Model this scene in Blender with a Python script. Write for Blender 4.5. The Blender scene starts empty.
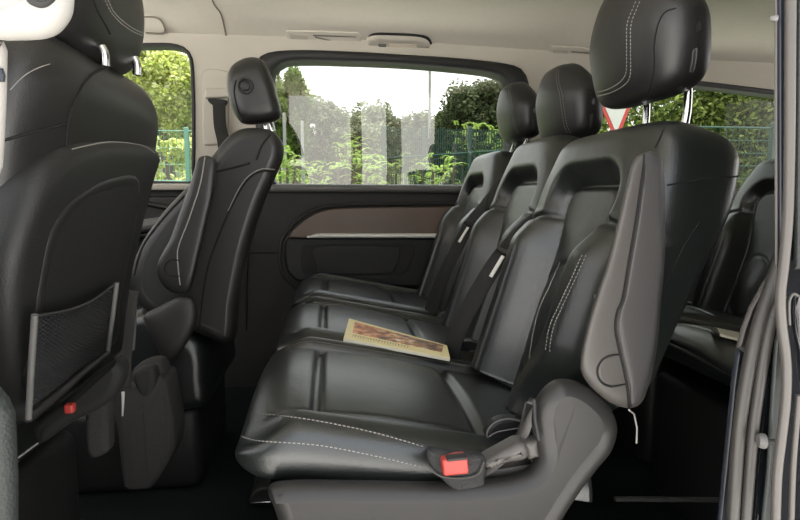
import bpy, math, random
from mathutils import Vector, Matrix
from mathutils.bvhtree import BVHTree
random.seed(7)
sc = bpy.context.scene
COL = sc.collection
R = math.radians
# ------------------------------------------------------------------ camera
F = 550.0
YAW = R(7); PITCH = -math.atan(65/550)
FWD = Vector((math.sin(YAW)*math.cos(PITCH), math.cos(YAW)*math.cos(PITCH), math.sin(PITCH)))
RGT = Vector((math.cos(YAW), -math.sin(YAW), 0))
UPV = RGT.cross(FWD)
CAM = Vector((0, 0, .75))
cd = bpy.data.cameras.new('camera'); cd.sensor_width = 36; cd.lens = F/800*36; cd.clip_start = .02
cam = bpy.data.objects.new('camera', cd); COL.objects.link(cam)
m3 = Matrix((RGT, UPV, -FWD)).transposed()
cam.matrix_world = Matrix.Translation(CAM) @ m3.to_4x4()
sc.camera = cam
sc.view_settings.view_transform = 'Standard'; sc.view_settings.look = 'None'
sc.view_settings.gamma = 1; sc.view_settings.use_curve_mapping = False
sc.view_settings.exposure = 0.75

def ray(px, py): return FWD*F + RGT*(px-400) + UPV*(260-py)
def U(px, py, y):            # the point of the place seen at (px,py) on the vertical plane at distance y
    d = ray(px, py); return CAM + d*(y/d.y)
def UP(px, py, p0, n):
    d = ray(px, py); return CAM + d*((Vector(p0)-CAM).dot(n)/d.dot(n))

# ------------------------------------------------------------------ materials
def mat(name, base, rough=.5, metal=0, spec=.5, noise=0, nscale=20, bump=0, bscale=300, wr=0, wscale=9, trans=0, coat=0, emis=None, sheen=0):
    m = bpy.data.materials.new(name); m.use_nodes = True
    nt = m.node_tree; b = nt.nodes['Principled BSDF']
    b.inputs['Base Color'].default_value = (*base, 1); b.inputs['Roughness'].default_value = rough
    b.inputs['Metallic'].default_value = metal; b.inputs['Specular IOR Level'].default_value = spec
    b.inputs['Coat Weight'].default_value = coat
    if sheen: b.inputs['Sheen Weight'].default_value = sheen
    tc = nt.nodes.new('ShaderNodeTexCoord')
    if noise:
        n = nt.nodes.new('ShaderNodeTexNoise'); n.inputs['Scale'].default_value = nscale; n.inputs['Detail'].default_value = 6
        nt.links.new(tc.outputs['Object'], n.inputs['Vector'])
        mx = nt.nodes.new('ShaderNodeMix'); mx.data_type = 'RGBA'
        mx.inputs['A'].default_value = (*[c*(1-noise) for c in base], 1)
        mx.inputs['B'].default_value = (*[min(1, c*(1+noise)) for c in base], 1)
        nt.links.new(n.outputs['Fac'], mx.inputs['Factor']); nt.links.new(mx.outputs['Result'], b.inputs['Base Color'])
    last = None
    for s, sc_, typ, dist in ((wr, wscale, 'n', .01), (bump, bscale, 'v', .002)):
        if not s: continue
        n = nt.nodes.new('ShaderNodeTexNoise' if typ == 'n' else 'ShaderNodeTexVoronoi')
        n.inputs['Scale'].default_value = sc_
        if typ == 'n': n.inputs['Detail'].default_value = 4
        nt.links.new(tc.outputs['Object'], n.inputs['Vector'])
        bp = nt.nodes.new('ShaderNodeBump'); bp.inputs['Strength'].default_value = s; bp.inputs['Distance'].default_value = dist
        nt.links.new(n.outputs['Fac' if typ == 'n' else 'Distance'], bp.inputs['Height'])
        if last: nt.links.new(last.outputs['Normal'], bp.inputs['Normal'])
        last = bp
    if last: nt.links.new(last.outputs['Normal'], b.inputs['Normal'])
    return m
M = {}
M['leather'] = mat('black leather', (.0105, .0128, .0120), .33, spec=.95, bump=.10, bscale=500, wr=.14, wscale=11)  # slight green puts the reflected trees into the black base colour
M['leather_side'] = mat('black leather smooth', (.015, .0145, .0142), .40, spec=.65, bump=.10, bscale=500, wr=.06, wscale=9)
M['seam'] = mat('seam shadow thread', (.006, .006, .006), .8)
M['thread'] = mat('grey stitching thread', (.30, .29, .27), .7)
M['shell'] = mat('dark grey grained plastic', (.023, .0215, .0205), .46, bump=.05, bscale=600, noise=.08, nscale=30)
M['armplastic'] = mat('grey brown armrest plastic', (.066, .060, .055), .45, bump=.05, bscale=600, noise=.06, nscale=20)
M['armleather'] = mat('grey armrest leather', (.052, .049, .049), .5, bump=.06, bscale=600, noise=.06, nscale=20)
M['black_plastic'] = mat('black plastic', (.014, .014, .014), .5, bump=.15, bscale=500)
M['door_plastic'] = mat('black door lining', (.016, .0145, .0135), .55, bump=.2, bscale=500, noise=.1)
M['carpet'] = mat('black carpet', (.010, .013, .014), .95, spec=.1, noise=.4, nscale=160, bump=.5, bscale=500)
M['headliner'] = mat('beige headliner', (.68, .635, .55), .95, spec=.1, noise=.04, nscale=60, bump=.1, bscale=700)
M['beige'] = mat('beige pillar plastic', (.54, .50, .43), .6, noise=.03, nscale=30)
M['white_plastic'] = mat('pale cream plastic', (.34, .325, .305), .5, noise=.02)
M['chrome'] = mat('chrome', (.82, .82, .82), .12, metal=1, noise=.02)
M['silver'] = mat('satin silver', (.86, .85, .82), .45, metal=.35, noise=.03)
M['gap'] = mat('shaded beige joint', (.20, .18, .15), .9, noise=.05)
M['brown_trim'] = mat('brown wood trim', (.150, .108, .085), .42, noise=.18, nscale=7)
M['red'] = mat('red plastic', (.36, .038, .03), .45, noise=.05)
M['belt'] = mat('black belt webbing', (.018, .018, .018), .65, bump=.5, bscale=900)
M['graybelt'] = mat('grey webbing', (.05, .048, .045), .7, bump=.4, bscale=900)
M['bag'] = mat('charcoal cloth', (.055, .053, .053), .85, spec=.2, noise=.2, nscale=200, bump=.6, bscale=700)
M['net'] = mat('black elastic net', (.012, .012, .013), .7, noise=.1)
M['rim'] = mat('grey plastic rim', (.14, .135, .13), .4, noise=.05)
M['rubber'] = mat('grey rubber seal', (.036, .033, .030), .40, noise=.08, nscale=14)
M['rubber_light'] = mat('pale rubber seal', (.080, .072, .066), .36, noise=.06, nscale=14)
M['navy'] = mat('dark painted metal', (.020, .023, .032), .3, noise=.1)
M['paint'] = mat('black car paint', (.008, .009, .012), .12, coat=1, noise=.1)
M['graymetal'] = mat('grey green metal', (.055, .060, .058), .45, noise=.06)
M['darkgreen'] = mat('dark pillar plastic', (.016, .020, .018), .6, noise=.1, bump=.2, bscale=500)
M['cream'] = mat('cream card', (.92, .80, .42), .5, noise=.04, nscale=40)
M['paper'] = mat('paper pages', (.80, .76, .62), .8, noise=.05)
M['lens'] = mat('clear lamp lens', (.75, .66, .54), .3, noise=.05)
M['dark'] = mat('dark slot', (.02, .02, .02), .7, noise=.1)
M['bark'] = mat('bark', (.09, .07, .055), .9, noise=.4, nscale=12)
M['fence'] = mat('green painted steel', (.006, .040, .027), .5, noise=.1)
M['fence_sunlit'] = mat('sunlit green steel', (.06, .18, .12), .5, noise=.1)  # sunlight put into the colour, a brighter copy of the fence green
M['post'] = mat('grey concrete', (.24, .24, .23), .8, noise=.15)
M['lawn'] = mat('rough grass', (.05, .085, .02), .95, spec=.1, noise=.5, nscale=3)
M['hill'] = mat('wooded hill', (.085, .105, .055), .95, spec=.05, noise=.6, nscale=1.2)
M['asphalt'] = mat('pale concrete ground', (.72, .70, .66), .9, noise=.3, nscale=6)
M['sign_white'] = mat('white sign face', (.50, .50, .49), .4, noise=.03)
M['sign_red'] = mat('red sign border', (.42, .035, .03), .4, noise=.04)
M['pale_wall'] = mat('pale render', (.72, .71, .68), .85, noise=.08)

def leafmat(name, cols, tr=.35):
    m = bpy.data.materials.new(name); m.use_nodes = True; nt = m.node_tree
    out = nt.nodes['Material Output']; b = nt.nodes['Principled BSDF']
    g = nt.nodes.new('ShaderNodeNewGeometry'); cr = nt.nodes.new('ShaderNodeValToRGB')
    els = cr.color_ramp.elements
    while len(els) < len(cols): els.new(.5)
    for i, c in enumerate(cols):
        els[i].position = i/(len(cols)-1); els[i].color = (*c, 1)
    nt.links.new(g.outputs['Random Per Island'], cr.inputs['Fac'])
    nt.links.new(cr.outputs['Color'], b.inputs['Base Color'])
    b.inputs['Roughness'].default_value = .8; b.inputs['Specular IOR Level'].default_value = .15
    t = nt.nodes.new('ShaderNodeBsdfTranslucent'); nt.links.new(cr.outputs['Color'], t.inputs['Color'])
    mx = nt.nodes.new('ShaderNodeMixShader'); mx.inputs[0].default_value = tr
    nt.links.new(b.outputs[0], mx.inputs[1]); nt.links.new(t.outputs[0], mx.inputs[2])
    nt.links.new(mx.outputs[0], out.inputs['Surface'])
    return m
M['leaf_mid'] = leafmat('mid green leaves', [(.060, .100, .026), (.13, .19, .045), (.22, .28, .085)])
M['leaf_dark'] = leafmat('dark olive leaves', [(0.026, 0.039, 0.018), (0.065, 0.083, 0.036), (0.144, 0.159, 0.080)])
M['leaf_bright'] = leafmat('bright green leaves', [(0.100, 0.174, 0.031), (0.212, 0.312, 0.062), (0.312, 0.412, 0.112)])
M['leaf_yellow'] = leafmat('yellow green leaves', [(.26, .34, .08), (.48, .52, .14), (.58, .60, .34)], .45)
M['leaf_hedge'] = leafmat('hedge leaves', [(0.048, 0.072, 0.018), (0.144, 0.192, 0.048), (0.312, 0.360, 0.108)])
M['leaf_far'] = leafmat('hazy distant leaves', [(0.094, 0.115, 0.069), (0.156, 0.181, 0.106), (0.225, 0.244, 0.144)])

def glassmat(name, tint, refl, fm=1.0):
    m = bpy.data.materials.new(name); m.use_nodes = True; nt = m.node_tree
    out = nt.nodes['Material Output']; nt.nodes.remove(nt.nodes['Principled BSDF'])
    tr = nt.nodes.new('ShaderNodeBsdfTransparent'); tr.inputs[0].default_value = (*tint, 1)
    gl = nt.nodes.new('ShaderNodeBsdfGlossy'); gl.inputs['Roughness'].default_value = 0.0
    gl.inputs[0].default_value = (1, .96, .90, 1)
    lw = nt.nodes.new('ShaderNodeFresnel'); lw.inputs[0].default_value = 1.5
    ma = nt.nodes.new('ShaderNodeMath'); ma.operation = 'MULTIPLY_ADD'; ma.inputs[1].default_value = fm; ma.inputs[2].default_value = refl
    ma.use_clamp = True
    nt.links.new(lw.outputs[0], ma.inputs[0])
    mx = nt.nodes.new('ShaderNodeMixShader'); nt.links.new(ma.outputs[0], mx.inputs[0])
    nt.links.new(tr.outputs[0], mx.inputs[1]); nt.links.new(gl.outputs[0], mx.inputs[2])
    nt.links.new(mx.outputs[0], out.inputs['Surface'])
    return m
M['glass'] = glassmat('coated window glass', (.78, .81, .77), .105)
M['glass_clear'] = glassmat('clear window glass', (.94, .96, .93), 0, .4)
M['glass_dark'] = glassmat('dark privacy glass', (.035, .04, .035), .0)
M['glass_rear'] = glassmat('tinted rear glass', (.62, .66, .60), 0, .10)

# ------------------------------------------------------------------ mesh helpers
class MB:
    def __init__(s): s.v = []; s.f = []
    def add(s, vs, fs):
        o = len(s.v); s.v += [Vector(v) for v in vs]; s.f += [tuple(i+o for i in f) for f in fs]
    def rings(s, rings, cap0=True, cap1=True):
        n = len(rings[0]); vs = [p for r in rings for p in r]; fs = []
        for i in range(len(rings)-1):
            for j in range(n):
                k = (j+1) % n
                fs.append((i*n+j, i*n+k, (i+1)*n+k, (i+1)*n+j))
        for cap, i, rev in ((cap0, 0, True), (cap1, len(rings)-1, False)):
            if cap:
                c = sum((Vector(p) for p in rings[i]), Vector())/n; vs.append(c); ci = len(vs)-1
                for j in range(n):
                    k = (j+1) % n
                    fs.append((i*n+k, i*n+j, ci) if rev else (i*n+j, i*n+k, ci))
        s.add(vs, fs); return s
    def tube(s, path, r, seg=8, closed=False, flat=None):
        path = [Vector(p) for p in path]; n = len(path); rings = []
        if n < 2: return s
        ref = Vector((0, 0, 1)); prev = None
        for i, p in enumerate(path):
            a = path[(i-1) % n] if closed or i > 0 else p
            b = path[(i+1) % n] if closed or i < n-1 else p
            t = (b-a)
            if t.length < 1e-9: t = Vector((0, 0, 1))
            t.normalize()
            if prev is None:
                q = Vector((1, 0, 0)) if abs(t.x) < .8 else Vector((0, 0, 1))
            else: q = prev
            u = (q - t*q.dot(t))
            if u.length < 1e-6: u = t.orthogonal()
            u.normalize(); prev = u; w = t.cross(u)
            rr = r(i/(n-1)) if callable(r) else r
            rings.append([p + u*rr*math.cos(2*math.pi*k/seg) + w*rr*math.sin(2*math.pi*k/seg) for k in range(seg)])
        if closed: rings.append(rings[0]); return s.rings(rings, False, False)
        return s.rings(rings)
    def ribbon(s, path, wdir, width, th):
        path = [Vector(p) for p in path]; rings = []
        for i, p in enumerate(path):
            a = path[max(0, i-1)]; b = path[min(len(path)-1, i+1)]
            t = (b-a).normalized(); w = Vector(wdir(i) if callable(wdir) else wdir); w = (w - t*w.dot(t)).normalized(); n = t.cross(w)
            h = width/2; q = th/2
            rings.append([p+w*h+n*q*.3, p+w*h*.92+n*q, p-w*h*.92+n*q, p-w*h+n*q*.3, p-w*h-n*q*.3, p-w*h*.92-n*q, p+w*h*.92-n*q, p+w*h-n*q*.3])
        return s.rings(rings)
    def box(s, c, size, r=0.0, rot=None):
        c = Vector(c); hx, hy, hz = [q/2 for q in size]
        r = min(r, hx*.98, hy*.98, hz*.98)
        if r <= 0:
            vs = [Vector((x, y, z)) for x in (-hx, hx) for y in (-hy, hy) for z in (-hz, hz)]
            fs = [(0, 1, 3, 2), (4, 6, 7, 5), (0, 4, 5, 1), (2, 3, 7, 6), (0, 2, 6, 4), (1, 5, 7, 3)]
        else:
            rings = []
            N = 4
            def rect(ins, z):
                pts = []
                for qx, qy, a0 in ((1, 1, 0), (-1, 1, 90), (-1, -1, 180), (1, -1, 270)):
                    for k in range(N+1):
                        a = R(a0 + 90*k/N)
                        rr = max(r-ins, 1e-5)
                        pts.append(Vector((qx*(hx-r)+rr*math.cos(a), qy*(hy-r)+rr*math.sin(a), z)))
                return pts
            for k in range(N+1):
                a = math.pi/2*k/N; rings.append(rect(r*(1-math.sin(a)), -hz + r*(1-math.cos(a))))
            for k in range(N, -1, -1):
                a = math.pi/2*k/N; rings.append(rect(r*(1-math.sin(a)), hz - r*(1-math.cos(a))))
            t = MB(); t.rings(rings); vs, fs = t.v, t.f
        if rot: vs = [rot @ Vector(v) for v in vs]
        s.add([Vector(v)+c for v in vs], fs); return s
    def build(s, name, material, parent=None, smooth=True, angle=50):
        org = world_loc(parent) if parent else Vector()
        me = bpy.data.meshes.new(name); me.from_pydata([tuple(v-org) for v in s.v], [], s.f); me.update()
        if smooth:
            me.polygons.foreach_set('use_smooth', [True]*len(me.polygons))
            try: me.set_sharp_from_angle(angle=R(angle))
            except Exception: pass
        me.materials.append(M[material])
        o = bpy.data.objects.new(name, me); COL.objects.link(o)
        if parent: o.parent = parent
        return o
    def bvh(s): return BVHTree.FromPolygons([tuple(v) for v in s.v], s.f)

def world_loc(o):
    v = Vector()
    while o: v += Vector(o.location); o = o.parent
    return v
def crom(pts, n, closed=False):
    pts = [Vector(p) for p in pts]; k = len(pts); segs = k if closed else k-1; dense = []
    for i in range(segs):
        if closed: p0, p1, p2, p3 = pts[(i-1) % k], pts[i], pts[(i+1) % k], pts[(i+2) % k]
        else: p0, p1, p2, p3 = pts[max(0, i-1)], pts[i], pts[i+1], pts[min(k-1, i+2)]
        for j in range(12):
            t = j/12
            dense.append(.5*((2*p1)+(p2-p0)*t+(2*p0-5*p1+4*p2-p3)*t*t+(3*p1-p0-3*p2+p3)*t**3))
    dense.append(pts[0] if closed else pts[-1])
    L = [0]
    for a, b in zip(dense, dense[1:]): L.append(L[-1]+(b-a).length)
    out = []; cnt = n if closed else n-1; j = 0
    for i in range(n):
        d = L[-1]*i/cnt
        while j < len(L)-2 and L[j+1] < d: j += 1
        t = (d-L[j])/max(1e-9, L[j+1]-L[j]); out.append(dense[j].lerp(dense[j+1], max(0, min(1, t))))
    return out
def pxc(pts, n, closed=False):   # smooth curve through pixel coordinates
    return [(p.x, p.y) for p in crom([(a, b, 0) for a, b in pts], n, closed)]
def pxl(pts, step=4):            # straight polyline resampled
    out = []
    for a, b in zip(pts, pts[1:]):
        k = max(1, int(math.hypot(b[0]-a[0], b[1]-a[1])/step))
        out += [(a[0]+(b[0]-a[0])*i/k, a[1]+(b[1]-a[1])*i/k) for i in range(k)]
    return out+[pts[-1]]
def slab(out3, depth, T, r=.01, crown=0, K=4, mb=None, dome=0):
    """closed outline (3D points of a plane) given thickness T along depth, rounded edges, crowned face"""
    mb = mb or MB(); d = Vector(depth).normalized(); n = len(out3); P = [Vector(p) for p in out3]
    c = sum(P, Vector())/n
    area = sum(((P[i]-c).cross(P[(i+1) % n]-c)).dot(d) for i in range(n))
    nor = []
    for i in range(n):
        t = (P[(i+1) % n]-P[i-1]).normalized(); q = t.cross(d)
        if area < 0: q = -q
        nor.append(q.normalized())          # outward
    r = min(r, T/2)
    def ring(ins, dep): return [P[i]-nor[i]*ins+d*dep for i in range(n)]
    front = [ring(r*(1-math.sin(math.pi/2*k/K)), r*(1-math.cos(math.pi/2*k/K))) for k in range(K+1)]
    back = [ring(r*(1-math.sin(math.pi/2*k/K)), T-r*(1-math.cos(math.pi/2*k/K))) for k in range(K, -1, -1)]
    if T-2*r < 1e-5: back = back[1:]
    def scaled(rg, s, dep): return [c+(p-c)*s+d*dep for p in rg]
    pre = [scaled(front[0], .25, -crown*.95), scaled(front[0], .5, -crown*.8), scaled(front[0], .75, -crown*.5), scaled(front[0], .92, -crown*.18)] if crown else []
    if dome:
        front = [scaled(P, q, r*(1-math.sqrt(max(0, 1-q**dome)))) for q in (.04, .2, .4, .55, .68, .78, .86, .91, .95, .975, .99, .998, 1)]; pre = [front[0]]; front = front[1:]
    flat = not pre
    if flat and r > .006: front = [ring(r+.0025, 0)]+front
    mb.rings(pre+front+back, not flat, True)
    if flat:
        o = len(mb.v); mb.v += [Vector(p) for p in front[0]]; mb.f.append(tuple(range(o+n-1, o-1, -1)))
    return mb
def pslab(pix, y, T, r=.01, crown=0, n=72, closed_smooth=True, mb=None, vd=0, dome=0):
    q = pxc(pix, n, True) if closed_smooth else pxl(list(pix)+[pix[0]], 5)[:-1]
    d = ray(min(800, max(0, sum(a for a, b in q)/len(q))), min(520, max(0, sum(b for a, b in q)/len(q)))); d = Vector((0, 1, 0)).lerp(d/d.y, vd)
    return slab([U(a, b, y) for a, b in q], d, T, r, crown, mb=mb, dome=dome)
def lines(bvh, lns, r, lift, parent, material='seam', name='seam', n=50, dash=None):
    for ln in lns:
        p = drape(bvh, pxc(ln, n), lift)
        if len(p) < 3: continue
        g = MB()
        if dash: stitch(g, p, dash, dash*.7, r)
        else: g.tube(p, r, 6)
        g.build(name, material, parent)
def drape(bvh, pix, lift=.001):
    out = []
    for a, b in pix:
        d = ray(a, b).normalized(); h = bvh.ray_cast(CAM, d)
        if h[0] is not None: out.append(h[0]-d*lift)
    # drop jumps
    res = []
    for p in out:
        if res and (p-res[-1]).length > .05: continue
        res.append(p)
    return res
def stitch(mb, path, dash=.0055, gap=.0035, r=.0008):
    L = [0]
    for a, b in zip(path, path[1:]): L.append(L[-1]+(b-a).length)
    def at(d):
        for j in range(len(L)-1):
            if L[j+1] >= d: return path[j].lerp(path[j+1], (d-L[j])/max(1e-9, L[j+1]-L[j]))
        return path[-1]
    d = 0
    while d+dash < L[-1]:
        mb.tube([at(d), at(d+dash/2), at(d+dash)], r, 5); d += dash+gap
def tag(o, label, cat, group=None, kind=None):
    o['label'] = label; o['category'] = cat
    if group: o['group'] = group
    if kind: o['kind'] = kind
    return o
def thing(name, loc, label, cat, group=None, kind=None):
    o = bpy.data.objects.new(name, None); COL.objects.link(o); o.location = loc; o.empty_display_size = .05
    return tag(o, label, cat, group, kind)
def struct(o): o['kind'] = 'structure'; return o
def copy_tree(o, parent=None, off=None):
    c = o.copy(); COL.objects.link(c); c.parent = parent
    if off: c.location = Vector(o.location)+Vector(off)
    for ch in list(o.children): copy_tree(ch, c)
    return c
def sstep(a, b, x):
    t = max(0, min(1, (x-a)/(b-a))); return t*t*(3-2*t)
def sgnpow(c, p): return math.copysign(abs(c)**p, c)
def ring_unit(n, m, ax, by):     # superellipse resampled evenly
    D = []
    for i in range(720):
        a = 2*math.pi*i/720
        D.append((ax*sgnpow(math.cos(a), 2/m), by*sgnpow(math.sin(a), 2/m)))
    L = [0]
    for i in range(720):
        p, q = D[i], D[(i+1) % 720]; L.append(L[-1]+math.hypot(q[0]-p[0], q[1]-p[1]))
    out = []; j = 0
    for i in range(n):
        d = L[-1]*i/n
        while L[j+1] < d: j += 1
        p, q = D[j % 720], D[(j+1) % 720]; t = (d-L[j])/max(1e-9, L[j+1]-L[j]); out.append((p[0]+(q[0]-p[0])*t, p[1]+(q[1]-p[1])*t))
    return out

# ------------------------------------------------------------------ seats of the bench rows
W2 = .222
def cushion_mb(yc, x0, z0, L=.44, n=190, m=90):
    mb = MB(); rings = []; H = .036; base = ring_unit(n, 4, W2, H)
    for i in range(m+1):
        tau = i/m
        if tau < .25:
            a = math.pi/2*(tau/.25); s = .058*(1-math.cos(a)); ins = .058*(1-math.sin(a))
        else: s = .058+(L-.058)*(tau-.25)/.75; ins = 0
        ring = []
        for (v, h) in base:
            fz = max(.10, 1-ins/.058) if ins else 1; fv = (W2-ins*.55)/W2
            v2 = v*fv; hh = h*fz
            if h > .3*H:
                w = sstep(.3*H, .9*H, h); av = abs(v2)
                g = .017*sstep(.150, .178, av)*sstep(.02, .08, s) - .011*math.exp(-((av-.152)/.006)**2)*sstep(.03, .07, s)
                inn = 1-sstep(.145, .153, av)
                g -= inn*(.012*math.exp(-((s-.095)/.006)**2)+.012*math.exp(-((s-.315)/.006)**2))
                g += inn*.006*(math.sin(math.pi*max(0, min(1, (s-.095)/.22))) if .095 < s < .315 else 0)
                g += inn*.010*math.cos(av/.15*math.pi/2)
                hh += g*w
            if h < 0: hh *= 1-.9*sstep(.24, .42, s)
            slope = -.20*s
            ring.append(Vector((x0+s, yc+v2, z0-H+hh+slope+(-.012*(1-sstep(0, .09, s))))))
        rings.append(ring)
    mb.rings(rings); return mb

def back_mb(yc, B, T, th=.125, n=230, m=120, BW=.205, tp=.055, cut=0):
    B = Vector((B[0], 0, B[1])); T = Vector((T[0], 0, T[1])); a = (T-B); L = a.length; a.normalize(); nn = Vector((-a.z, 0, a.x))
    mb = MB(); rings = []
    for i in range(m+1):
        tau = i/m; rr = .036
        if tau > .78:
            q = math.pi/2*(tau-.78)/.22; t = L-rr+rr*math.sin(q); ins = rr*(1-math.cos(q))
        else: t = (L-rr)*tau/.78; ins = 0
        w = BW+.018*math.sin(math.pi*min(1, t/(L*.95)))-tp*sstep(L*.72, L*1.02, t)**1.3
        base = ring_unit(n, 4.2, w-ins*.9, max(.006, th/2-ins*.92))
        hd = max(.006, th/2-ins*.92)
        ring = []
        for (v, d) in base:
            if d < 0: d *= .10+.92*sstep(.30*L, .98*L, t)
            if d > .15*hd:
                k = sstep(.15*hd, .8*hd, d); av = abs(v)
                # signed distance to the rounded insert (open at its bottom)
                iw = .068+.040*sstep(.22, .42, t); top = L*.80; rad = .05
                qx = av-(iw-rad); qy = t-(top-rad)
                sd = math.hypot(max(qx, 0), max(qy, 0))+min(max(qx, qy), 0)-rad
                g = -.006-.013*math.exp(-(sd/.006)**2)
                g += .026*sstep(0, .035, sd)
                g += .016*math.cos(min(1, av/iw)*math.pi/2)*math.exp(-((t-.14)/.11)**2) if sd < 0 else 0
                if sd > 0: g -= .010*math.exp(-((t-L*.65+.15*(av-.15))/.0055)**2)*sstep(0, .01, sd)
                if sd > 0: g += .034*(1-sstep(L*.52, L*.70, t))*sstep(.0, .05, sd)*(1-.5*sstep(.07, .11, sd))
                if sd < 0: g -= .004*math.exp(-((math.hypot(v/.07, (t-.13)/.10)-1)/.05)**2)
                d2 = d+g*k*(1-ins/rr*.6)
            else: d2 = d
            p = B+a*t+nn*d2; ring.append(Vector((p.x, yc+(v*(1-cut*(1-sstep(.02, .13, t))) if v < 0 else v), p.z)))
        rings.append(ring)
    mb.rings(rings); return mb

def headrest_mb(yc, c, h=.185, w=.118, th=.052, tilt=R(10), n=110, m=60):
    mb = MB(); rings = []
    for i in range(m+1):
        tau = i/m; u = math.sin((tau-.5)*math.pi)      # -1..1
        cap = math.sqrt(max(0, 1-abs(u)**5))
        up = (u+1)/2
        ww = w*(.94+.10*math.sin(up*2.4)-.40*sstep(.45, 1.02, up)**1.4)*max(.05, cap**.5)
        tt = th*(1.05-.28*sstep(.5, 1, up))*max(.05, cap**.55)
        z = u*h/2
        ring = []
        for (v, d) in ring_unit(n, 2.9, ww, tt):
            bow = -.020*(abs(v)/w)**2 if d > 0 else -.01*(abs(v)/w)**2
            q = d-bow*-1 if d > 0 else d
            q = d+bow*.6
            x = -(q*math.cos(tilt)+z*math.sin(tilt)); zz = z*math.cos(tilt)-q*math.sin(tilt)
            ring.append(Vector((c[0]+x, yc+v, c[1]+zz)))
        rings.append(ring)
    mb.rings(rings); return mb

def seam_on_surface(bvh, fn, cnt, d, lift=.0008):
    out = []
    for i in range(cnt):
        o = fn(i/(cnt-1)); h = bvh.ray_cast(o, d)
        if h[0] is not None: out.append(h[0]-d*lift)
    return out

def make_seat(yc, dx, dz, name, label, group, hr, postlen=.03, fine=False):
    yc_ = yc
    root = thing(name, (.2+dx, yc, 0), label, 'seat', group)
    f = 1.0
    cm = cushion_mb(yc, -.120, .490+dz, n=int(200*f), m=int(96*f)); cush = cm.build('cushion', 'leather', root, angle=180)
    B = (.345+dx, .355+dz); T = (.520+dx, .885+dz)
    if fine: T = (.500+dx, .838+dz); B = (.362+dx, .40)
    bm = back_mb(yc, B, T, BW=.196 if fine else .200, tp=.028 if fine else .05, cut=.35 if fine else 0); back = bm.build('backrest', 'leather', root, angle=180)
    hm = headrest_mb(yc, hr); head = hm.build('headrest', 'leather_side', root, angle=180)
    for s in (-.055, .055):
        p = MB(); top = Vector((hr[0]+.022, yc+s, hr[1]-.06)); bot = Vector((T[0]+.006, yc+s, T[1]-.03))
        if fine: top.x += .026; bot.x += .012
        p.tube(crom([top, top.lerp(bot, .45)+Vector((.006, 0, 0)), bot], 10), .0058, 12); p.build('post', 'chrome', head)
    bv = {'c': cm.bvh(), 'b': bm.bvh(), 'h': hm.bvh()}
    # stitching lines along the cushion edges and the headrest
    for side in ((1,) if fine else (-1, 1)):
        for off in (.166, .212):
            pts = seam_on_surface(bv['c'], lambda q: Vector((-.085+.38*q, yc+side*off, .8)), 40, Vector((0, 0, -1)))
            if len(pts) > 2: st = MB(); stitch(st, pts, .0032, .0022, .0005); st.build('stitching', 'thread', cush)
    if not fine:
        for off in (.078, .085):
            for side in (-1, 1):
                pts = seam_on_surface(bv['h'], lambda q: Vector((hr[0]-.3, yc+side*(off-.03*sstep(.5, 1, q)), hr[1]-.075+.15*q)), 30, Vector((1, 0, 0)))
                if len(pts) > 2: st = MB(); stitch(st, pts, .004, .003, .0005); st.build('stitching', 'thread', head)
    return root, bv, cush, back, head

# ================================================================== the van's shell
YW = 2.15
def wall_tile(x0, x1, z0, z1, hole, y, name, material):
    """wall panel with a rounded hole (list of (x,z))"""
    mb = MB(); n = len(hole); cx = sum(h[0] for h in hole)/n; cz = sum(h[1] for h in hole)/n
    outer = []
    for (x, z) in hole:
        dx, dz = x-cx, z-cz; ks = []
        if dx > 1e-9: ks.append((x1-cx)/dx)
        if dx < -1e-9: ks.append((x0-cx)/dx)
        if dz > 1e-9: ks.append((z1-cz)/dz)
        if dz < -1e-9: ks.append((z0-cz)/dz)
        k = min(k for k in ks if k > 0); outer.append([cx+dx*k, cz+dz*k])
    for c in ((x0, z0), (x1, z0), (x0, z1), (x1, z1)):
        j = min(range(n), key=lambda i: (outer[i][0]-c[0])**2+(outer[i][1]-c[1])**2); outer[j] = list(c)
    vs = [(x, y, z) for x, z in hole]+[(x, y, z) for x, z in outer]+[(x, y+.07, z) for x, z in hole]+[(x, y+.07, z) for x, z in outer]
    fs = []
    for i in range(n):
        k = (i+1) % n
        fs += [(i, k, n+k, n+i), (2*n+i, 3*n+i, 3*n+k, 2*n+k), (i, 2*n+i, 2*n+k, k)]
    mb.add(vs, fs); return struct(mb.build(name, material, smooth=False))
def xz(pix, y=YW): return [(U(a, b, y).x, U(a, b, y).z) for a, b in pix]
W1IN = [(274, 80), (278, 70), (288, 64), (310, 63), (350, 64), (400, 66), (450, 70), (485, 74), (498, 78), (505, 86), (507, 100), (507, 140), (506, 178), (500, 185), (470, 185.5), (400, 185), (340, 184.5), (290, 184), (277, 183), (274, 176), (274, 130)]
W1OUT = [(256, 80), (257, 62), (268, 53), (300, 50.5), (350, 52), (400, 55), (450, 58), (490, 62), (514, 66), (525, 74), (529, 92), (529, 140), (529, 178), (524, 190), (470, 191), (400, 190), (340, 190), (290, 190), (262, 189), (257, 176), (256, 130)]
FWIN = [(60, 46), (100, 45), (150, 44), (172, 44.5), (185, 49), (192, 60), (194, 90), (194.5, 130), (194, 170), (193, 183), (150, 183), (100, 183), (60, 183), (50, 170), (50, 60)]
RWIN = [(596, 76), (640, 78), (700, 84), (775, 93), (820, 98), (850, 102), (860, 112), (860, 150), (860, 185), (850, 196), (800, 195), (740, 192), (660, 190), (600, 189), (586, 184), (584, 150), (584, 90)]
w1o = xz(pxc(W1OUT, 96, True)); w1i = xz(pxc(W1IN, 96, True)); fwi = xz(pxc(FWIN, 80, True)); rwi = xz(pxc(RWIN, 80, True))
XA, XB, XC, XD, XE = -1.75, -.43, -.16, .90, 3.0
ZS = .772
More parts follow.
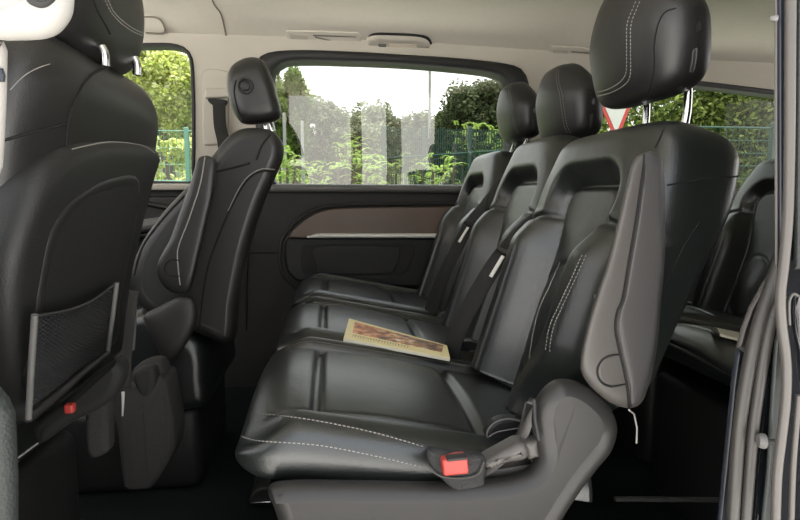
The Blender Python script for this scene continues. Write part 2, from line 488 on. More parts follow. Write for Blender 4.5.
# upper wall, three tiles with a window each
wall_tile(XA, -.40, ZS, 1.36, fwi, YW, 'wall_far_front', 'beige')
wall_tile(-.40, .93, .765, 1.36, [(x, z) for x, z in w1o], YW, 'wall_far_middle', 'beige')
wall_tile(.93, XE, .745, 1.36, rwi, YW, 'wall_far_rear', 'beige')
b = MB(); b.box(((XA+XE)/2, YW+.03, .37), (XE-XA, .06, .80)); struct(b.build('wall_far_lower', 'door_plastic', smooth=False))
# window frames
def frame(outer, inner, y, dep, name, material, mb=None):
    mb = MB(); o = [Vector((x, y, z)) for x, z in outer]; i_ = [Vector((x, y, z)) for x, z in inner]; n = len(o)
    rings = []
    for k, (t, d) in enumerate(((0, .03), (0, -.2*dep), (.08, -.75*dep), (.25, -dep), (.75, -dep*.9), (.93, -.5*dep), (1, .05), )):
        rings.append([o[j].lerp(i_[j], t)+Vector((0, d, 0)) for j in range(n)])
    mb.rings(rings, False, False); return struct(mb.build(name, material, angle=70))
wf1 = frame(w1o, w1i, YW, .03, 'window_1_frame', 'black_plastic')
def grow(loop, d):
    n = len(loop); cx = sum(p[0] for p in loop)/n; cz = sum(p[1] for p in loop)/n; out = []
    for i in range(n):
        tx = loop[(i+1) % n][0]-loop[i-1][0]; tz = loop[(i+1) % n][1]-loop[i-1][1]; l = math.hypot(tx, tz) or 1
        nx, nz = tz/l, -tx/l
        if nx*(loop[i][0]-cx)+nz*(loop[i][1]-cz) < 0: nx, nz = -nx, -nz
        out.append((loop[i][0]+nx*d, loop[i][1]+nz*d))
    return out
frame(grow(fwi, .004), grow(fwi, -.010), YW, .008, 'window_2_frame', 'black_plastic')
frame(grow(rwi, .012), grow(rwi, -.012), YW, .010, 'window_3_frame', 'black_plastic')
def pane(loop, y, name, material):
    mb = MB(); slab([Vector((x, y, z)) for x, z in loop], (0, 1, 0), .004, .001, mb=mb); return struct(mb.build(name, material, smooth=False))
def pane1(loop, y, name, material):
    mb = MB(); n = len(loop); mb.add([(x, y, z) for x, z in loop], [tuple(range(n))]); return struct(mb.build(name, material, smooth=False))
def bowed(loop, name, material):      # large pane, bowed outwards a little like real van glass
    xs = [p[0] for p in loop]; zs = [p[1] for p in loop]; x0, x1, z0_, z1_ = min(xs), max(xs), min(zs), max(zs); mb = MB(); n = len(loop)
    top = sorted([p for p in loop if p[1] > (z0_+z1_)/2]); bot = sorted([p for p in loop if p[1] <= (z0_+z1_)/2])
    def edge(e, x):
        for a, b_ in zip(e, e[1:]):
            if a[0] <= x <= b_[0]: return a[1]+(b_[1]-a[1])*(x-a[0])/max(1e-9, b_[0]-a[0])
        return (e[0] if x < e[0][0] else e[-1])[1]
    nx = 64; vs = []; fs = []
    for i in range(nx+1):
        x = x0+(x1-x0)*(.5-.5*math.cos(math.pi*i/nx)); zt, zb = edge(top, x), edge(bot, x); y = YW+.062-(x+.04)**2/12
        for k in range(5): vs.append((x, y, zb+(zt-zb)*k/4))
    for i in range(nx):
        for k in range(4): fs.append((i*5+k, (i+1)*5+k, (i+1)*5+k+1, i*5+k+1))
    mb.add(vs, fs); return struct(mb.build(name, material, angle=180))
bowed(grow(w1i, .004), 'window_1_glass', 'glass')
pane1(grow(fwi, .004), YW+.045, 'window_2_glass', 'glass_clear')
pane1(grow(rwi, .004), YW+.045, 'window_3_glass', 'glass_rear')
# grey sill under the middle window, pale sill under the front window, sill under the rear one
s = MB(); s.tube([U(258, 188, YW-.02), U(330, 188.3, YW-.02), U(470, 189, YW-.02), U(530, 189.5, YW-.02)], .016, 12); struct(s.build('window_1_sill', 'rim'))
s = MB(); s.box((U(100, 187, YW).x, YW-.02, U(150, 187, YW).z), (1.1, .05, .024), .008); struct(s.build('window_2_sill', 'beige'))
s = MB(); s.box((2.0, YW-.02, U(740, 195, YW).z), (1.9, .05, .03), .01); struct(s.build('window_3_sill', 'rim'))
# ceiling: flat roof lining curving down into the side walls
prof = [(YW+.03, 1.315), (YW-.03, 1.345), (2.02, 1.385), (1.84, 1.415), (1.5, 1.43), (1.0, 1.44), (.65, 1.45), (.45, 1.46), (.34, 1.465), (.30, 1.465)]
prof = [(p.x, p.y) for p in crom([(a, b, 0) for a, b in prof], 40)]
mb = MB(); xs = [XA, -1.2, -.8, -.4, 0, .4, .8, 1.2, 1.8, XE]
vs = []; fs = []
def cz(x, z, y): return z-.030*sstep(.1, 1.4, x)*sstep(1.4, 2.1, y)-.02*sstep(1.2, 2.6, x)
for x in xs: vs += [(x, y, cz(x, z, y)) for y, z in prof]
n = len(prof)
for i in range(len(xs)-1):
    for j in range(n-1): fs.append((i*n+j, i*n+j+1, (i+1)*n+j+1, (i+1)*n+j))
nv = len(vs); vs += [(x, y, z+.09) for x, y, z in vs]; fs += [tuple(reversed([k+nv for k in f])) for f in fs]
mb.add(vs, fs); ceil = struct(mb.build('ceiling', 'headliner', angle=80)); ceil_bvh = mb.bvh()
mb = MB(); mb.box(((XA+XE)/2, 1.2, -.03), (XE-XA, 1.96, .06)); struct(mb.build('floor', 'carpet', smooth=False))
# rear end and near side of the van, front bulkhead
mb = MB(); mb.box((XE+.03, 1.2, .28), (.06, 1.96, 1.0)); struct(mb.build('wall_rear', 'door_plastic', smooth=False))
mb = MB(); mb.box(((.47+XE)/2, .40, .28), (XE-.47, .06, 1.0)); struct(mb.build('wall_near_rear', 'door_plastic', smooth=False))
mb = MB(); mb.box(((.47+XE)/2, .40, 1.12), (XE-.47, .006, .72)); struct(mb.build('window_4_glass', 'glass_dark', smooth=False))
mb = MB(); mb.box((-.315, .34, .80), (.19, .05, 1.36), .015); struct(mb.build('pillar_near', 'beige'))
mb = MB(); mb.box(((XA-.30)/2, .27, .30), (-.30-XA, .05, .86)); struct(mb.build('wall_near_front', 'door_plastic', smooth=False))
mb = MB(); mb.box(((XA+XE)/2, .27, 1.50), (XE-XA, .07, .07), .02); struct(mb.build('trim_1', 'beige'))
mb = MB(); mb.box((XA+.08, 1.2, .38), (.3, 1.9, .80), .06); struct(mb.build('wall_front', 'door_plastic'))

# ------------------------------------------------------------------ far side lining: arm rest panel
dp = thing('door_panel', (.3, YW, .45), 'dark side lining with brown insert below the large window', 'door panel')
OUT = [(470, 205), (400, 206), (345, 207), (322, 210), (304, 219), (291, 232), (285, 242), (284, 258), (287, 272), (296, 281), (312, 284), (400, 287), (480, 289)]
o = pslab(pxl([(285, 242), (284, 258), (287, 272), (296, 281), (312, 284), (400, 287), (560, 291), (560, 238), (287.5, 238)], 6), YW-.036, .036, .010, n=90); o.build('arm_rest_panel', 'black_plastic', dp)
o = pslab([(289, 237.5), (292, 232), (305, 220), (322, 211.5), (345, 208.3), (400, 207.3), (480, 206.5), (560, 206), (562, 222), (560, 238), (480, 238), (400, 238), (330, 238), (300, 238)], YW-.045, .045, .006, n=120); o.build('insert', 'brown_trim', dp)['label'] = 'brown wood-look insert'
o = MB(); o.tube([U(307, 237.2, YW-.055), U(318, 235.8, YW-.06), U(400, 235.8, YW-.06), U(560, 236, YW-.06)], lambda t: .0095*min(1, .35+t*12), 10); o.build('trim_strip', 'silver', dp)['label'] = 'satin silver strip'
o = MB(); pc = crom([U(a, b, YW-.036) for a, b in [(470, 203), (400, 204), (345, 205), (320, 208), (302, 217), (289, 230), (282, 241), (280, 258), (283, 275), (294, 286), (312, 289), (400, 292)]], 60)
o.tube(pc, .006, 8); o.build('surround', 'door_plastic', dp)
o = pslab([(302, 246), (318, 244), (400, 243.5), (414, 246), (413, 258), (405, 273), (390, 275), (320, 275.5), (304, 273), (300, 262)], YW-.037, .01, .004, n=80); o.build('pocket', 'dark', dp)
o = pslab([(318, 247), (390, 246), (400, 250), (396, 268), (384, 274), (322, 274), (316, 266)], YW-.039, .008, .004, n=60); o.build('pocket_mat', 'black_plastic', dp)
o = MB(); o.tube([U(246, 253, YW-.004), U(283, 252.5, YW-.004)], .003, 6); o.build('seam', 'seam', dp)
o = MB(); o.tube([U(a, b, YW-.004) for a, b in [(262, 196), (254, 215), (249, 240), (247, 270), (246, 330)]], .004, 6); o.build('seam', 'seam', dp)
# front door lining behind the front seats
fd = thing('front_door_panel', (-.7, YW, .6), 'dark front door lining with grey pull handle below the front window', 'door panel')
o = pslab(pxl([(80, 196), (200, 196), (200, 330), (80, 330)], 8), YW-.03, .04, .01, closed_smooth=False); o.build('lining', 'door_plastic', fd)
o = MB(); o.tube(crom([U(a, b, YW-.045) for a, b in [(100, 208), (130, 204), (146, 203.5), (168, 208), (190, 212)]], 20), .010, 8); o.build('ledge', 'black_plastic', fd)
o = MB(); o.tube(crom([U(a, b, YW-.09) for a, b in [(105, 236), (130, 229), (150, 224.5), (168, 222)]], 20), .022, 12); o.build('pull_handle', 'rim', fd)['label'] = 'grey pull handle'
o = MB(); o.tube(crom([U(a, b, YW-.07) for a, b in [(105, 250), (130, 238), (150, 234)]], 14), .010, 10); o.build('switch_strip', 'shell', fd)

# ------------------------------------------------------------------ belt anchor on the pillar
bt = thing('front_seat_belt', U(212, 120, YW-.03), 'black seat belt hanging from a beige slider on the pillar', 'seat belt')
o = pslab([(203, 71), (226, 71), (228, 80), (228, 128), (222, 142), (208, 145), (203, 140), (202, 100)], YW-.012, .02, .006, closed_smooth=True); o.build('slider_track', 'beige', bt)
o = pslab([(205, 88), (232, 87), (233, 97), (205, 98)], YW-.03, .03, .008, n=40, closed_smooth=False); o.build('belt_guide', 'beige', bt)
o = pslab([(208, 98.5), (225, 99.5), (226, 104), (219, 106.5), (211, 104)], YW-.028, .02, .006, n=40); o.build('guide_bezel', 'dark', bt)
o = MB(); o.ribbon(crom([U(219, 103, YW-.035), U(220, 125, YW-.04), U(224, 145, YW-.06), U(226, 180, YW-.10)], 20), (1, .1, 0), .044, .003); o.build('webbing', 'belt', bt)

# ------------------------------------------------------------------ ceiling fittings
CN = Vector((0, -.55, -.83)).normalized()
def on_ceiling(pix):
    return [h for h in (ceil_bvh.ray_cast(CAM, ray(a, b).normalized())[0] for a, b in pix) if h]
def ceil_plate(pix, T, r, n=48, smooth=True, lift=0):
    q = pxc(pix, n, True) if smooth else pxl(list(pix)+[pix[0]], 3)[:-1]
    pts = on_ceiling(q); c = sum(pts, Vector())/len(pts)
    nor = Vector((0, 0, 0))
    for i in range(len(pts)): nor += (pts[i]-c).cross(pts[(i+1) % len(pts)]-c)
    nor.normalize()
    if nor.dot(CAM-c) < 0: nor = -nor
    pts = [p-nor*((p-c).dot(nor))+nor*(T*.6+lift) for p in pts]
    return slab(pts, -nor, T, r), c, nor
def vent(quad, slotl, label):
    s, c, nr = ceil_plate(quad, .008, .003, smooth=False); t = thing('air_vent', c, label, 'air vent', 'ceiling air vents')
    s.build('bezel', 'headliner', t)
    for i, q in enumerate(slotl):
        s2, c2, _ = ceil_plate(q, .004, .001, smooth=False, lift=.0045); s2.build('slot' if i else 'flap', 'gap' if i else 'beige', t)
    return t
vent([(286, 30), (358, 32), (361, 36), (361, 46), (290, 44), (287, 40)], [(lambda: [(290, 33), (308, 34), (308, 42), (291, 42)])(), [(313, 33.5), (356, 35), (356, 36.2), (313, 34.8)], [(315, 35), (338, 40.5), (338, 41.5), (315, 36.5)], [(315, 41), (356, 43), (356, 43.8), (315, 42)]], 'beige slatted air vent above the large window near the lamp')
vent([(551, 45), (584, 47), (590, 49), (590, 62), (548, 59), (548, 56)], [[(553, 48), (568, 49), (567, 58), (552, 57)], [(571, 50), (590, 51.5), (590, 52.5), (571, 51)], [(572, 55), (590, 57), (590, 58), (572, 56)]], 'beige slatted air vent above the middle headrest')
# interior lamp
s, c, nr = ceil_plate([(367, 38), (372, 34.5), (385, 34), (415, 35.5), (426, 38), (430, 43), (429, 48), (424, 50.5), (400, 49.5), (378, 48), (369, 46)], .030, .012)
lp = thing('interior_lamp', c, 'rounded beige reading lamp above the large window', 'lamp'); s.build('housing', 'beige', lp)
s, c2, _ = ceil_plate([(368, 36), (374, 32.8), (388, 32.4), (416, 33.8), (428, 36.5), (432, 43), (430, 50), (427, 50), (427, 42), (423, 37.5), (414, 35.5), (385, 34.5), (372, 37.5)], .006, .002, lift=.002); s.build('gasket', 'dark', lp)
s, c2, _ = ceil_plate([(388, 39.5), (416, 40.5), (417, 45.5), (390, 45)], .006, .002, smooth=False, lift=.016); s.build('lens', 'lens', lp)['label'] = 'clear lens'
s, c2, _ = ceil_plate([(378, 40), (386, 40), (386, 46), (379, 45.5)], .008, .002, smooth=False, lift=.016); s.build('switch', 'rim', lp)
# folded grab handle over the front window
s, c, nr = ceil_plate([(142, 16), (155, 16), (162, 20), (165, 31), (146, 31)], .012, .005)
gh = thing('grab_handle', c, 'folded beige ceiling grab handle above the front window', 'grab handle'); s.build('handle', 'headliner', gh)
g = MB(); g.tube([p+Vector((0, -.010, -.008)) for p in on_ceiling(pxc([(141, 15.5), (154, 15.5), (162, 19.5), (165, 31), (147, 31.5)], 24))], .003, 6); g.build('shadow_gap', 'gap', gh)
g = MB(); g.tube([p+Vector((0, -.002, -.001)) for p in on_ceiling(pxc([(210, -8), (214, 4), (221, 14), (225, 30), (229, 50)], 24))], .0025, 6); struct(g.build('trim_2', 'gap'))

# ================================================================== second row
root, bv, cush, back, head = make_seat(.84, 0, 0, 'bench_seat', 'black leather seat with folded arm rest and red buckle, nearest the door', 'second row seats', (.480, .985), fine=True)
near = root
# headrest and backrest seams traced where they run
lines(bv['h'], ([(639, -6), (633, 8), (627, 25), (626.5, 50), (626, 72), (620, 82), (606, 90), (591, 93)], [(643, -6), (637, 8), (631, 25), (630.5, 50), (630, 76), (623, 86), (610, 93), (597, 96)]), .0006, .0006, head, 'thread', 'stitching', 60, .003)
lines(bv['h'], ([(676, 8), (665, 12), (658, 24), (654, 45), (654, 65), (651, 85), (648, 92)],), .0011, .0005, head)
lines(bv['b'], ([(586, 255), (577, 275), (563, 305), (554, 325), (550, 345), (550, 352)], [(582, 255), (573, 275), (559, 305), (550, 325), (546, 345), (546, 352)]), .0006, .0006, back, 'thread', 'stitching', 60, .003)
lines(bv['b'], ([(560, 262), (550, 285), (538, 312), (531, 345), (528, 372)],), .0006, .0006, back, 'thread', 'stitching', 60)
lines(bv['b'], ([(742, 176), (705, 179), (667, 185)], [(663, 130), (660, 138), (655, 148)], [(700, 222), (685, 245), (665, 285)]), .0011, .0005, back)
lines(bv['c'], ([(256, 415), (263, 414), (300, 418), (340, 425), (380, 434), (425, 447)], [(239, 435), (246, 438), (261, 441), (300, 443.5), (330, 447), (380, 457), (422, 467)]), .0006, .0006, cush, 'thread', 'stitching', 80, .0032)
# floor shell, recliner cover
sh = pslab([(300, 481.5), (360, 482), (430, 483), (480, 480), (512, 476), (532, 468), (539, 455), (537, 438), (535, 420), (538, 401), (548, 386), (561, 378), (580, 380), (600, 392), (616, 410), (622, 430), (616, 452), (602, 470), (588, 488), (573, 510), (556, 537), (525, 575), (490, 600), (340, 600), (300, 580), (282, 545), (271, 512), (264, 494), (270, 484)], .588, .04, .019, closed_smooth=True, n=220, vd=.7); sh.build('side_shell', 'shell', near)
b = MB(); b.box((.10, .86, .16), (.34, .38, .32), .03); b.build('base', 'black_plastic', near)
b = MB(); b.tube([U(534, 399, .586), U(535, 420, .585), U(539, 440, .585)], .0022, 8); b.build('slit', 'dark', near)
ln = pslab([(518, 435), (526, 415), (532, 398), (535, 402), (533, 425), (532, 440), (540, 468), (515, 476), (480, 480), (478, 472), (500, 455)], .612, .05, .008, n=60, vd=.8); ln.build('side_trim', 'armplastic', near)
lv = pslab([(485, 464), (490, 460), (510, 449), (520, 444), (527, 445), (530, 453), (527, 461), (508, 465), (491, 470), (485, 468)], .590, .03, .008, n=60); lv.build('lever', 'armplastic', near)['label'] = 'grey recline lever'
lv = pslab([(524, 444), (538, 441), (541, 458), (530, 461)], .596, .03, .006, n=40, closed_smooth=False); lv.build('lever_socket', 'armplastic', near)
# buckle pouch
po = pslab([(427, 448), (445, 449), (470, 452), (485, 457), (485, 480), (482, 487), (464, 494), (456, 492), (440, 478), (429, 466)], .585, .05, .008, crown=.002, n=70, vd=.8); pouch = po.build('buckle_pouch', 'belt', near)
b = MB(); c = U(454, 463.5, .579); rot = Matrix((RGT, Vector((0, 1, 0)), Vector((0, 0, 1)))).transposed() @ Matrix.Rotation(R(-6), 3, 'Y')
b.box(c, (.029, .018, .020), .003, rot); bk = b.build('buckle', 'red', pouch); bk['label'] = 'red belt buckle'
b = MB(); b.box(c+Vector((.001, -.006, .0105)), (.022, .012, .003), .001, rot); b.build('latch_slot', 'dark', bk)
g = MB(); g.tube([U(a, b_, .583) for a, b_ in pxc([(428, 466), (440, 476), (462, 478), (478, 474), (484, 462)], 20)], .0012, 6); g.build('hem', 'graybelt', pouch)
# anchor covers at the fold between cushion and backrest
def anchor(cx, cy, y, sc_, parent):
    a = MB(); pts = [(cx-13, cy+8), (cx-12, cy), (cx-4, cy-8), (cx+8, cy-11), (cx+20, cy-9)]
    a.tube(crom([U(p, q, y) for p, q in pts], 24), .0012*sc_, 6)
    a.tube(crom([U(p, q, y) for p, q in [(cx-13, cy+8), (cx-2, cy+2), (cx+20, cy-2)]], 16), .0010*sc_, 6); o = a.build('anchor_cover', 'rim', parent)
    a = pslab([(cx-13, cy+8), (cx-12, cy), (cx-4, cy-8), (cx+8, cy-11), (cx+22, cy-9), (cx+22, cy+8), (cx, cy+14)], y+.003, .02*sc_, .005, n=40); a.build('anchor_flap', 'black_plastic', o)
anchor(500, 430, .66, 1, near); anchor(484, 380, 1.04, 1, near)
# folded arm rest
ARM = [(640, 151), (652, 148), (660, 152), (664, 161), (666, 205), (665.5, 260), (662, 300), (658, 347), (651, 382), (643, 404), (632, 411), (617, 409), (604, 402), (591, 391), (581, 377), (579, 362), (584, 335), (595, 297), (608, 258), (621, 205), (628, 175), (633, 158)]
am = pslab(ARM, .585, .062, .020, n=120, vd=1, dome=16); arm = am.build('arm_rest', 'armplastic', near); abv = am.bvh()
pad = pslab([(645, 151), (653, 149.5), (659.5, 153.5), (662.5, 163), (664.2, 205), (663.7, 260), (660, 300), (656, 345), (649, 380), (641, 402), (631, 409.5), (629.5, 395), (626, 375), (620, 348), (617, 328), (619, 312), (624, 298), (630, 262), (638, 215), (645, 165)], .583, .03, .010, n=120, vd=1, dome=16); pad.build('pad', 'armleather', arm); pbv = pad.bvh()
g = MB(); g.tube(drape(abv, pxc([(644.5, 151), (644, 165), (637, 215), (629, 262), (623, 298), (617.5, 312), (615.5, 328), (619, 348), (625, 375), (628.5, 396), (629, 411)], 70), .0015), .0016, 6); g.build('seam', 'seam', arm)
cap = pslab([(622, 355), (612, 356), (603, 360), (598, 370), (601, 381), (611, 386), (622, 385), (627, 383), (625, 372)], .584, .012, .003, n=60); cp = cap.build('pivot_cap', 'armplastic', arm)
g = MB(); g.tube([U(a, b_, .5842) for a, b_ in pxc([(622, 354.5), (611, 355.5), (602.5, 360), (597.5, 370), (600.5, 381.5), (611, 386.8), (627, 383.8)], 40)], .0010, 6); g.build('seam', 'seam', cp)
st = MB(); ed = [(652, 148.5), (659.5, 152.5), (663, 161), (664.8, 205), (664.2, 260), (660.8, 300), (656.8, 346), (649.8, 381), (642, 402)]
stitch(st, drape(pbv, pxc([(a-.6, b_) for a, b_ in ed], 90), .0012), .0035, .0028, .0009); st.build('stitching', 'thread', arm)
g = MB(); g.tube([U(629, 410, .578), U(634, 414, .60), U(637, 428, .61), U(636.5, 443, .612)], .0011, 6); g.build('loose_thread', 'thread', arm)
b = MB(); b.tube([U(594.5, 294, .586), U(594, 298, .586)], .0016, 6); b.build('button', 'dark', arm)

# middle and far seats
mid, bvm, mc, mbk, mh = make_seat(1.325, .05, -.012, 'bench_seat', 'black leather middle seat with a book lying on its cushion', 'second row seats', (.570, .968))
far, bvf, fc, fbk, fh = make_seat(1.79, .055, -.012, 'bench_seat', 'black leather seat beside the far side lining', 'second row seats', (.606, 1.018))
for rt, yc in ((mid, 1.325), (far, 1.79)):
    b = MB(); b.box((.13, yc, .165), (.36, .38, .33), .03); b.build('base', 'black_plastic', rt)
anchor(460, 352, 1.16, 1.4, mid); anchor(447, 322, 1.56, 1.6, far)
b = MB(); b.box(U(435, 368, 1.16), (.02, .02, .03), .004); o = b.build('buckle', 'red', mid); o['label'] = 'red belt buckle'

# belts
def belt(path, tongue, label, wd=(.72, -.7, 0)):
    pts = crom(path, 40); t = thing('seat_belt', pts[0], label, 'seat belt', 'second row seat belts')
    o = MB(); o.ribbon(pts, wd, .040, .003); o.build('webbing', 'belt', t)
    c = tongue; d = (pts[-1]-pts[0]).normalized()
    z = d; x = Vector(wd); x = (x-z*x.dot(z)).normalized(); y = z.cross(x); rm = Matrix((x, y, z)).transposed()
    b = MB(); b.box(c+Vector((0, -.012, 0)), (.040, .011, .013), .004, rm); tn = b.build('tongue', 'shell', t)
    b = MB(); b.box(c+Vector((0, -.012, 0))+z*.035, (.008, .0035, .05), .001, rm); b.build('tongue_plate', 'silver', tn)
    return t
belt([U(583, 160, 1.17), U(560, 195, 1.12), U(530, 225, 1.10), U(503, 253, 1.09), U(478, 292, 1.09), U(456, 335, 1.10), U(449, 370, 1.12), U(447, 388, 1.13)], U(504, 251, 1.085), 'black seat belt slanting between the nearest and middle seats')
belt([U(523, 160, 1.60), U(505, 180, 1.57), U(485, 205, 1.55), U(470, 224, 1.54), U(450, 262, 1.54), U(437, 290, 1.55), U(430, 312, 1.56)], U(469, 224, 1.535), 'black seat belt slanting between the middle and far seats')

# book on the middle seat
BQ = [(349, 319), (447, 346), (450, 358.5), (343.5, 338.5)]
ss_ = [h for h in (bvm['c'].ray_cast(CAM, ray(BQ[0][0]*(1-u)*(1-v)+BQ[1][0]*u*(1-v)+BQ[2][0]*u*v+BQ[3][0]*(1-u)*v, BQ[0][1]*(1-u)*(1-v)+BQ[1][1]*u*(1-v)+BQ[2][1]*u*v+BQ[3][1]*(1-u)*v).normalized())[0] for u in (.1, .3, .5, .7, .9) for v in (.2, .5, .8)) if h]
nb = Vector((.17, .03, 1)).normalized(); p0 = max(ss_, key=lambda p: p.dot(nb))+nb*.010
bq = [UP(*q, p0, nb) for q in BQ]
def quad(mb, q, T, r=.001): return slab([q[i].lerp(q[(i+1) % 4], k/6) for i in range(4) for k in range(6)], -nb, T, r, mb=mb)
bkt = thing('book', sum(bq, Vector())/4, 'cream book with a picture cover lying on the middle seat', 'book')
quad(MB(), bq, .006, .001).build('pages', 'paper', bkt)
cov = [p+nb*.0015 for p in bq]; cv = quad(MB(), cov, .0015, .0006).build('cover', 'cream', bkt)
def inb(u, v, l): 
    a = cov[0].lerp(cov[1], u); b_ = cov[3].lerp(cov[2], u); return a.lerp(b_, v)+nb*l
pic = mat('cover photograph', (.16, .10, .06), .4)
nt = pic.node_tree; bs = nt.nodes['Principled BSDF']; tcn = nt.nodes.new('ShaderNodeTexCoord'); nz = nt.nodes.new('ShaderNodeTexNoise'); nz.inputs['Scale'].default_value = 45; nz.inputs['Detail'].default_value = 3
cr = nt.nodes.new('ShaderNodeValToRGB'); e = cr.color_ramp.elements
e[0].position = .36; e[0].color = (.05, .03, .02, 1); e[1].position = .47; e[1].color = (.30, .14, .05, 1)
for ps, cc in ((.56, (.55, .30, .13, 1)), (.64, (.62, .56, .50, 1))): q = e.new(ps); q.color = cc
nt.links.new(tcn.outputs['Object'], nz.inputs['Vector']); nt.links.new(nz.outputs['Fac'], cr.inputs['Fac']); gx = nt.nodes.new('ShaderNodeSeparateXYZ'); nt.links.new(tcn.outputs['Generated'], gx.inputs[0])
cr2 = nt.nodes.new('ShaderNodeValToRGB'); e2 = cr2.color_ramp.elements
e2[0].position = .0; e2[0].color = (.80, .42, .18, 1); e2[1].position = .35; e2[1].color = (.60, .34, .16, 1)
for ps, cc in ((.45, (1, 1, 1, 1)), (.62, (.75, .70, .66, 1)), (.8, (.22, .19, .17, 1)), (1, (.45, .30, .18, 1))): q = e2.new(ps); q.color = cc
nt.links.new(gx.outputs['X'], cr2.inputs['Fac']); mxp = nt.nodes.new('ShaderNodeMix'); mxp.data_type = 'RGBA'; mxp.blend_type = 'OVERLAY'; mxp.inputs['Factor'].default_value = .8
nt.links.new(cr.outputs['Color'], mxp.inputs['A']); nt.links.new(cr2.outputs['Color'], mxp.inputs['B'])
nt.links.new(mxp.outputs['Result'], bs.inputs['Base Color']); M['pic'] = pic; M['gold'] = mat('ochre print', (.45, .33, .10), .5)
quad(MB(), [inb(.07, .13, .0009), inb(.965, .13, .0009), inb(.93, .72, .0009), inb(.07, .70, .0009)], .001, .0003).build('cover_picture', 'pic', cv)
lt = MB()
random.seed(3)
u = .08
while u < .62:      # row of small capitals along the lower edge, too small to read in the photograph
    w = random.uniform(.012, .022)
    lt.add([inb(u, .80, .0008), inb(u+w*.35, .80, .0008), inb(u+w*.35, .91, .0008), inb(u, .91, .0008)], [(0, 1, 2, 3)])
    lt.add([inb(u, .80, .0008), inb(u+w, .80, .0008), inb(u+w, .83, .0008), inb(u, .83, .0008)], [(0, 1, 2, 3)])
    u += w+.009
lt.build('title', 'gold', cv, smooth=False)

# floor rail and step edge
rl = MB(); c = U(262, 497, .98)
t = thing('seat_rail', (c.x, c.y, .0), 'low black seat rail end with bright edge on the floor', 'rail')
z0 = U(262, 505, 1.28).z
c = U(263, 498, 1.28)
o = pslab([(250, 505), (251, 497), (256, 491), (264, 488), (272, 490), (275, 505)], 1.28, .2, .006, n=40); o.build('cover', 'black_plastic', t)
o = MB(); o.box(U(261, 502.5, 1.276), (.046, .006, .005), .001); o.build('edge', 'chrome', t)
b = MB(); b.tube([U(615, 499, .75), U(735, 500, .75)], .004, 8); struct(b.build('trim_3', 'black_plastic'))
b = MB(); b.box((.25, .42, -.01), (1.3, .2, .05), .01); struct(b.build('trim_4', 'black_plastic'))

# ================================================================== third row (copies of the bench seats)
third = []
for src, off, lab in ((mid, (.86, -.235, -.02), 'dark leather third row seat holding a folded white leaflet'), (far, (.91, -.23, -.02), 'dark leather third row seat behind the leaflet, towards the rear side window')):
    if off is None: continue
    c = copy_tree(src, None, off); c.name = 'rear_seat'; c['label'] = lab; c['group'] = 'third row seats'; third.append(c)
    for ch in list(c.children):
        if ch.name.startswith(('buckle', 'headrest')):
            for g_ in list(ch.children): bpy.data.objects.remove(g_)
            bpy.data.objects.remove(ch)
lf = thing('leaflet', U(728, 334, 1.25), 'folded white leaflet with dark corner on the third row seat', 'leaflet')
o3 = Vector((.86, -.235, -.02))
def cz3(px, py):
    h = bvm['c'].ray_cast(CAM-o3, ray(px, py).normalized())[0]; return (h+o3) if h else None
lh = [h for h in (cz3(a, b_) for a, b_ in ((712, 328), (720, 332), (730, 336), (738, 338))) if h]
n3 = Vector((.18, .0, 1)).normalized(); p3 = (max(lh, key=lambda p: p.dot(n3)) if lh else U(728, 334, 1.2))+n3*.008
lf.location = p3
q = [UP(a, b_, p3, n3) for a, b_ in ((714, 327), (748, 334.5), (748, 340.5), (718, 333))]
b = MB(); slab([q[i].lerp(q[(i+1) % 4], k/5) for i in range(4) for k in range(5)], -n3, .006, .001, mb=b); b.build('sheet', 'paper', lf)
q = [UP(a, b_, p3+n3*.002, n3) for a, b_ in ((711, 326.5), (717, 328), (720, 333.5), (715, 332))]
b = MB(); slab([q[i].lerp(q[(i+1) % 4], k/5) for i in range(4) for k in range(5)], -n3, .006, .001, mb=b); b.build('corner', 'shell', lf)

# ================================================================== front passenger seat (far)
ps = thing('passenger_seat', (-.32, 1.55, 0), 'black leather front seat with raised arm rest by the front window', 'seat', 'front seats')
PB = [(131, 265), (128, 285), (135, 303), (155, 320), (190, 332), (232, 345), (240, 300), (250, 250), (264, 205), (277, 175), (284, 157), (283.5, 141), (271, 128), (247, 126), (230, 133), (213, 153), (190, 182), (162, 212), (142, 240)]
pb = pslab(PB, 1.34, .44, .028, n=160, vd=.8); pbk = pb.build('backrest', 'leather_side', ps); pbb = pb.bvh()
for ln in ([(279, 172), (262, 171), (250, 177), (240, 190), (226, 218), (214, 248), (207, 270), (202, 300), (199, 330)], [(214, 172), (232, 168), (250, 163)], [(256, 160), (262, 145), (270, 135)], [(184, 196), (160, 222), (142, 248), (134, 275)]):
    g = MB(); g.tube(drape(pbb, pxc(ln, 40), .001), .0024, 6); g.build('seam', 'seam', pbk)
st = MB(); st.tube(drape(pbb, pxc([(275, 169.5), (262, 169), (250, 175), (240, 187), (228, 211)], 30), .0018), .0012, 6); st.build('stitching', 'thread', pbk); st = MB()
st.tube(drape(pbb, pxc([(187, 187), (162, 214), (143, 241), (133, 264), (130, 280)], 40), .002), .0014, 6); st.build('stitching', 'thread', pbk)  # pale line puts the sunlit front edge of the leather into colour
HP = [(241, 57), (254, 55), (264, 60), (272, 76), (278, 96), (282, 112), (279, 120), (266, 124), (246, 125), (237, 120), (229, 104), (225, 84), (229, 66)]
hp = pslab(HP, 1.42, .23, .06, n=90, vd=.8, dome=5); hd = hp.build('headrest', 'leather_side', ps); hbb = hp.bvh()
g = MB(); g.tube(drape(hbb, pxc([(236, 80), (234, 92), (238, 110), (243, 120)], 24), .001), .0018, 6); g.build('seam', 'seam', hd)
g = MB(); cc = drape(hbb, [(245.5, 86)], 0)[0]
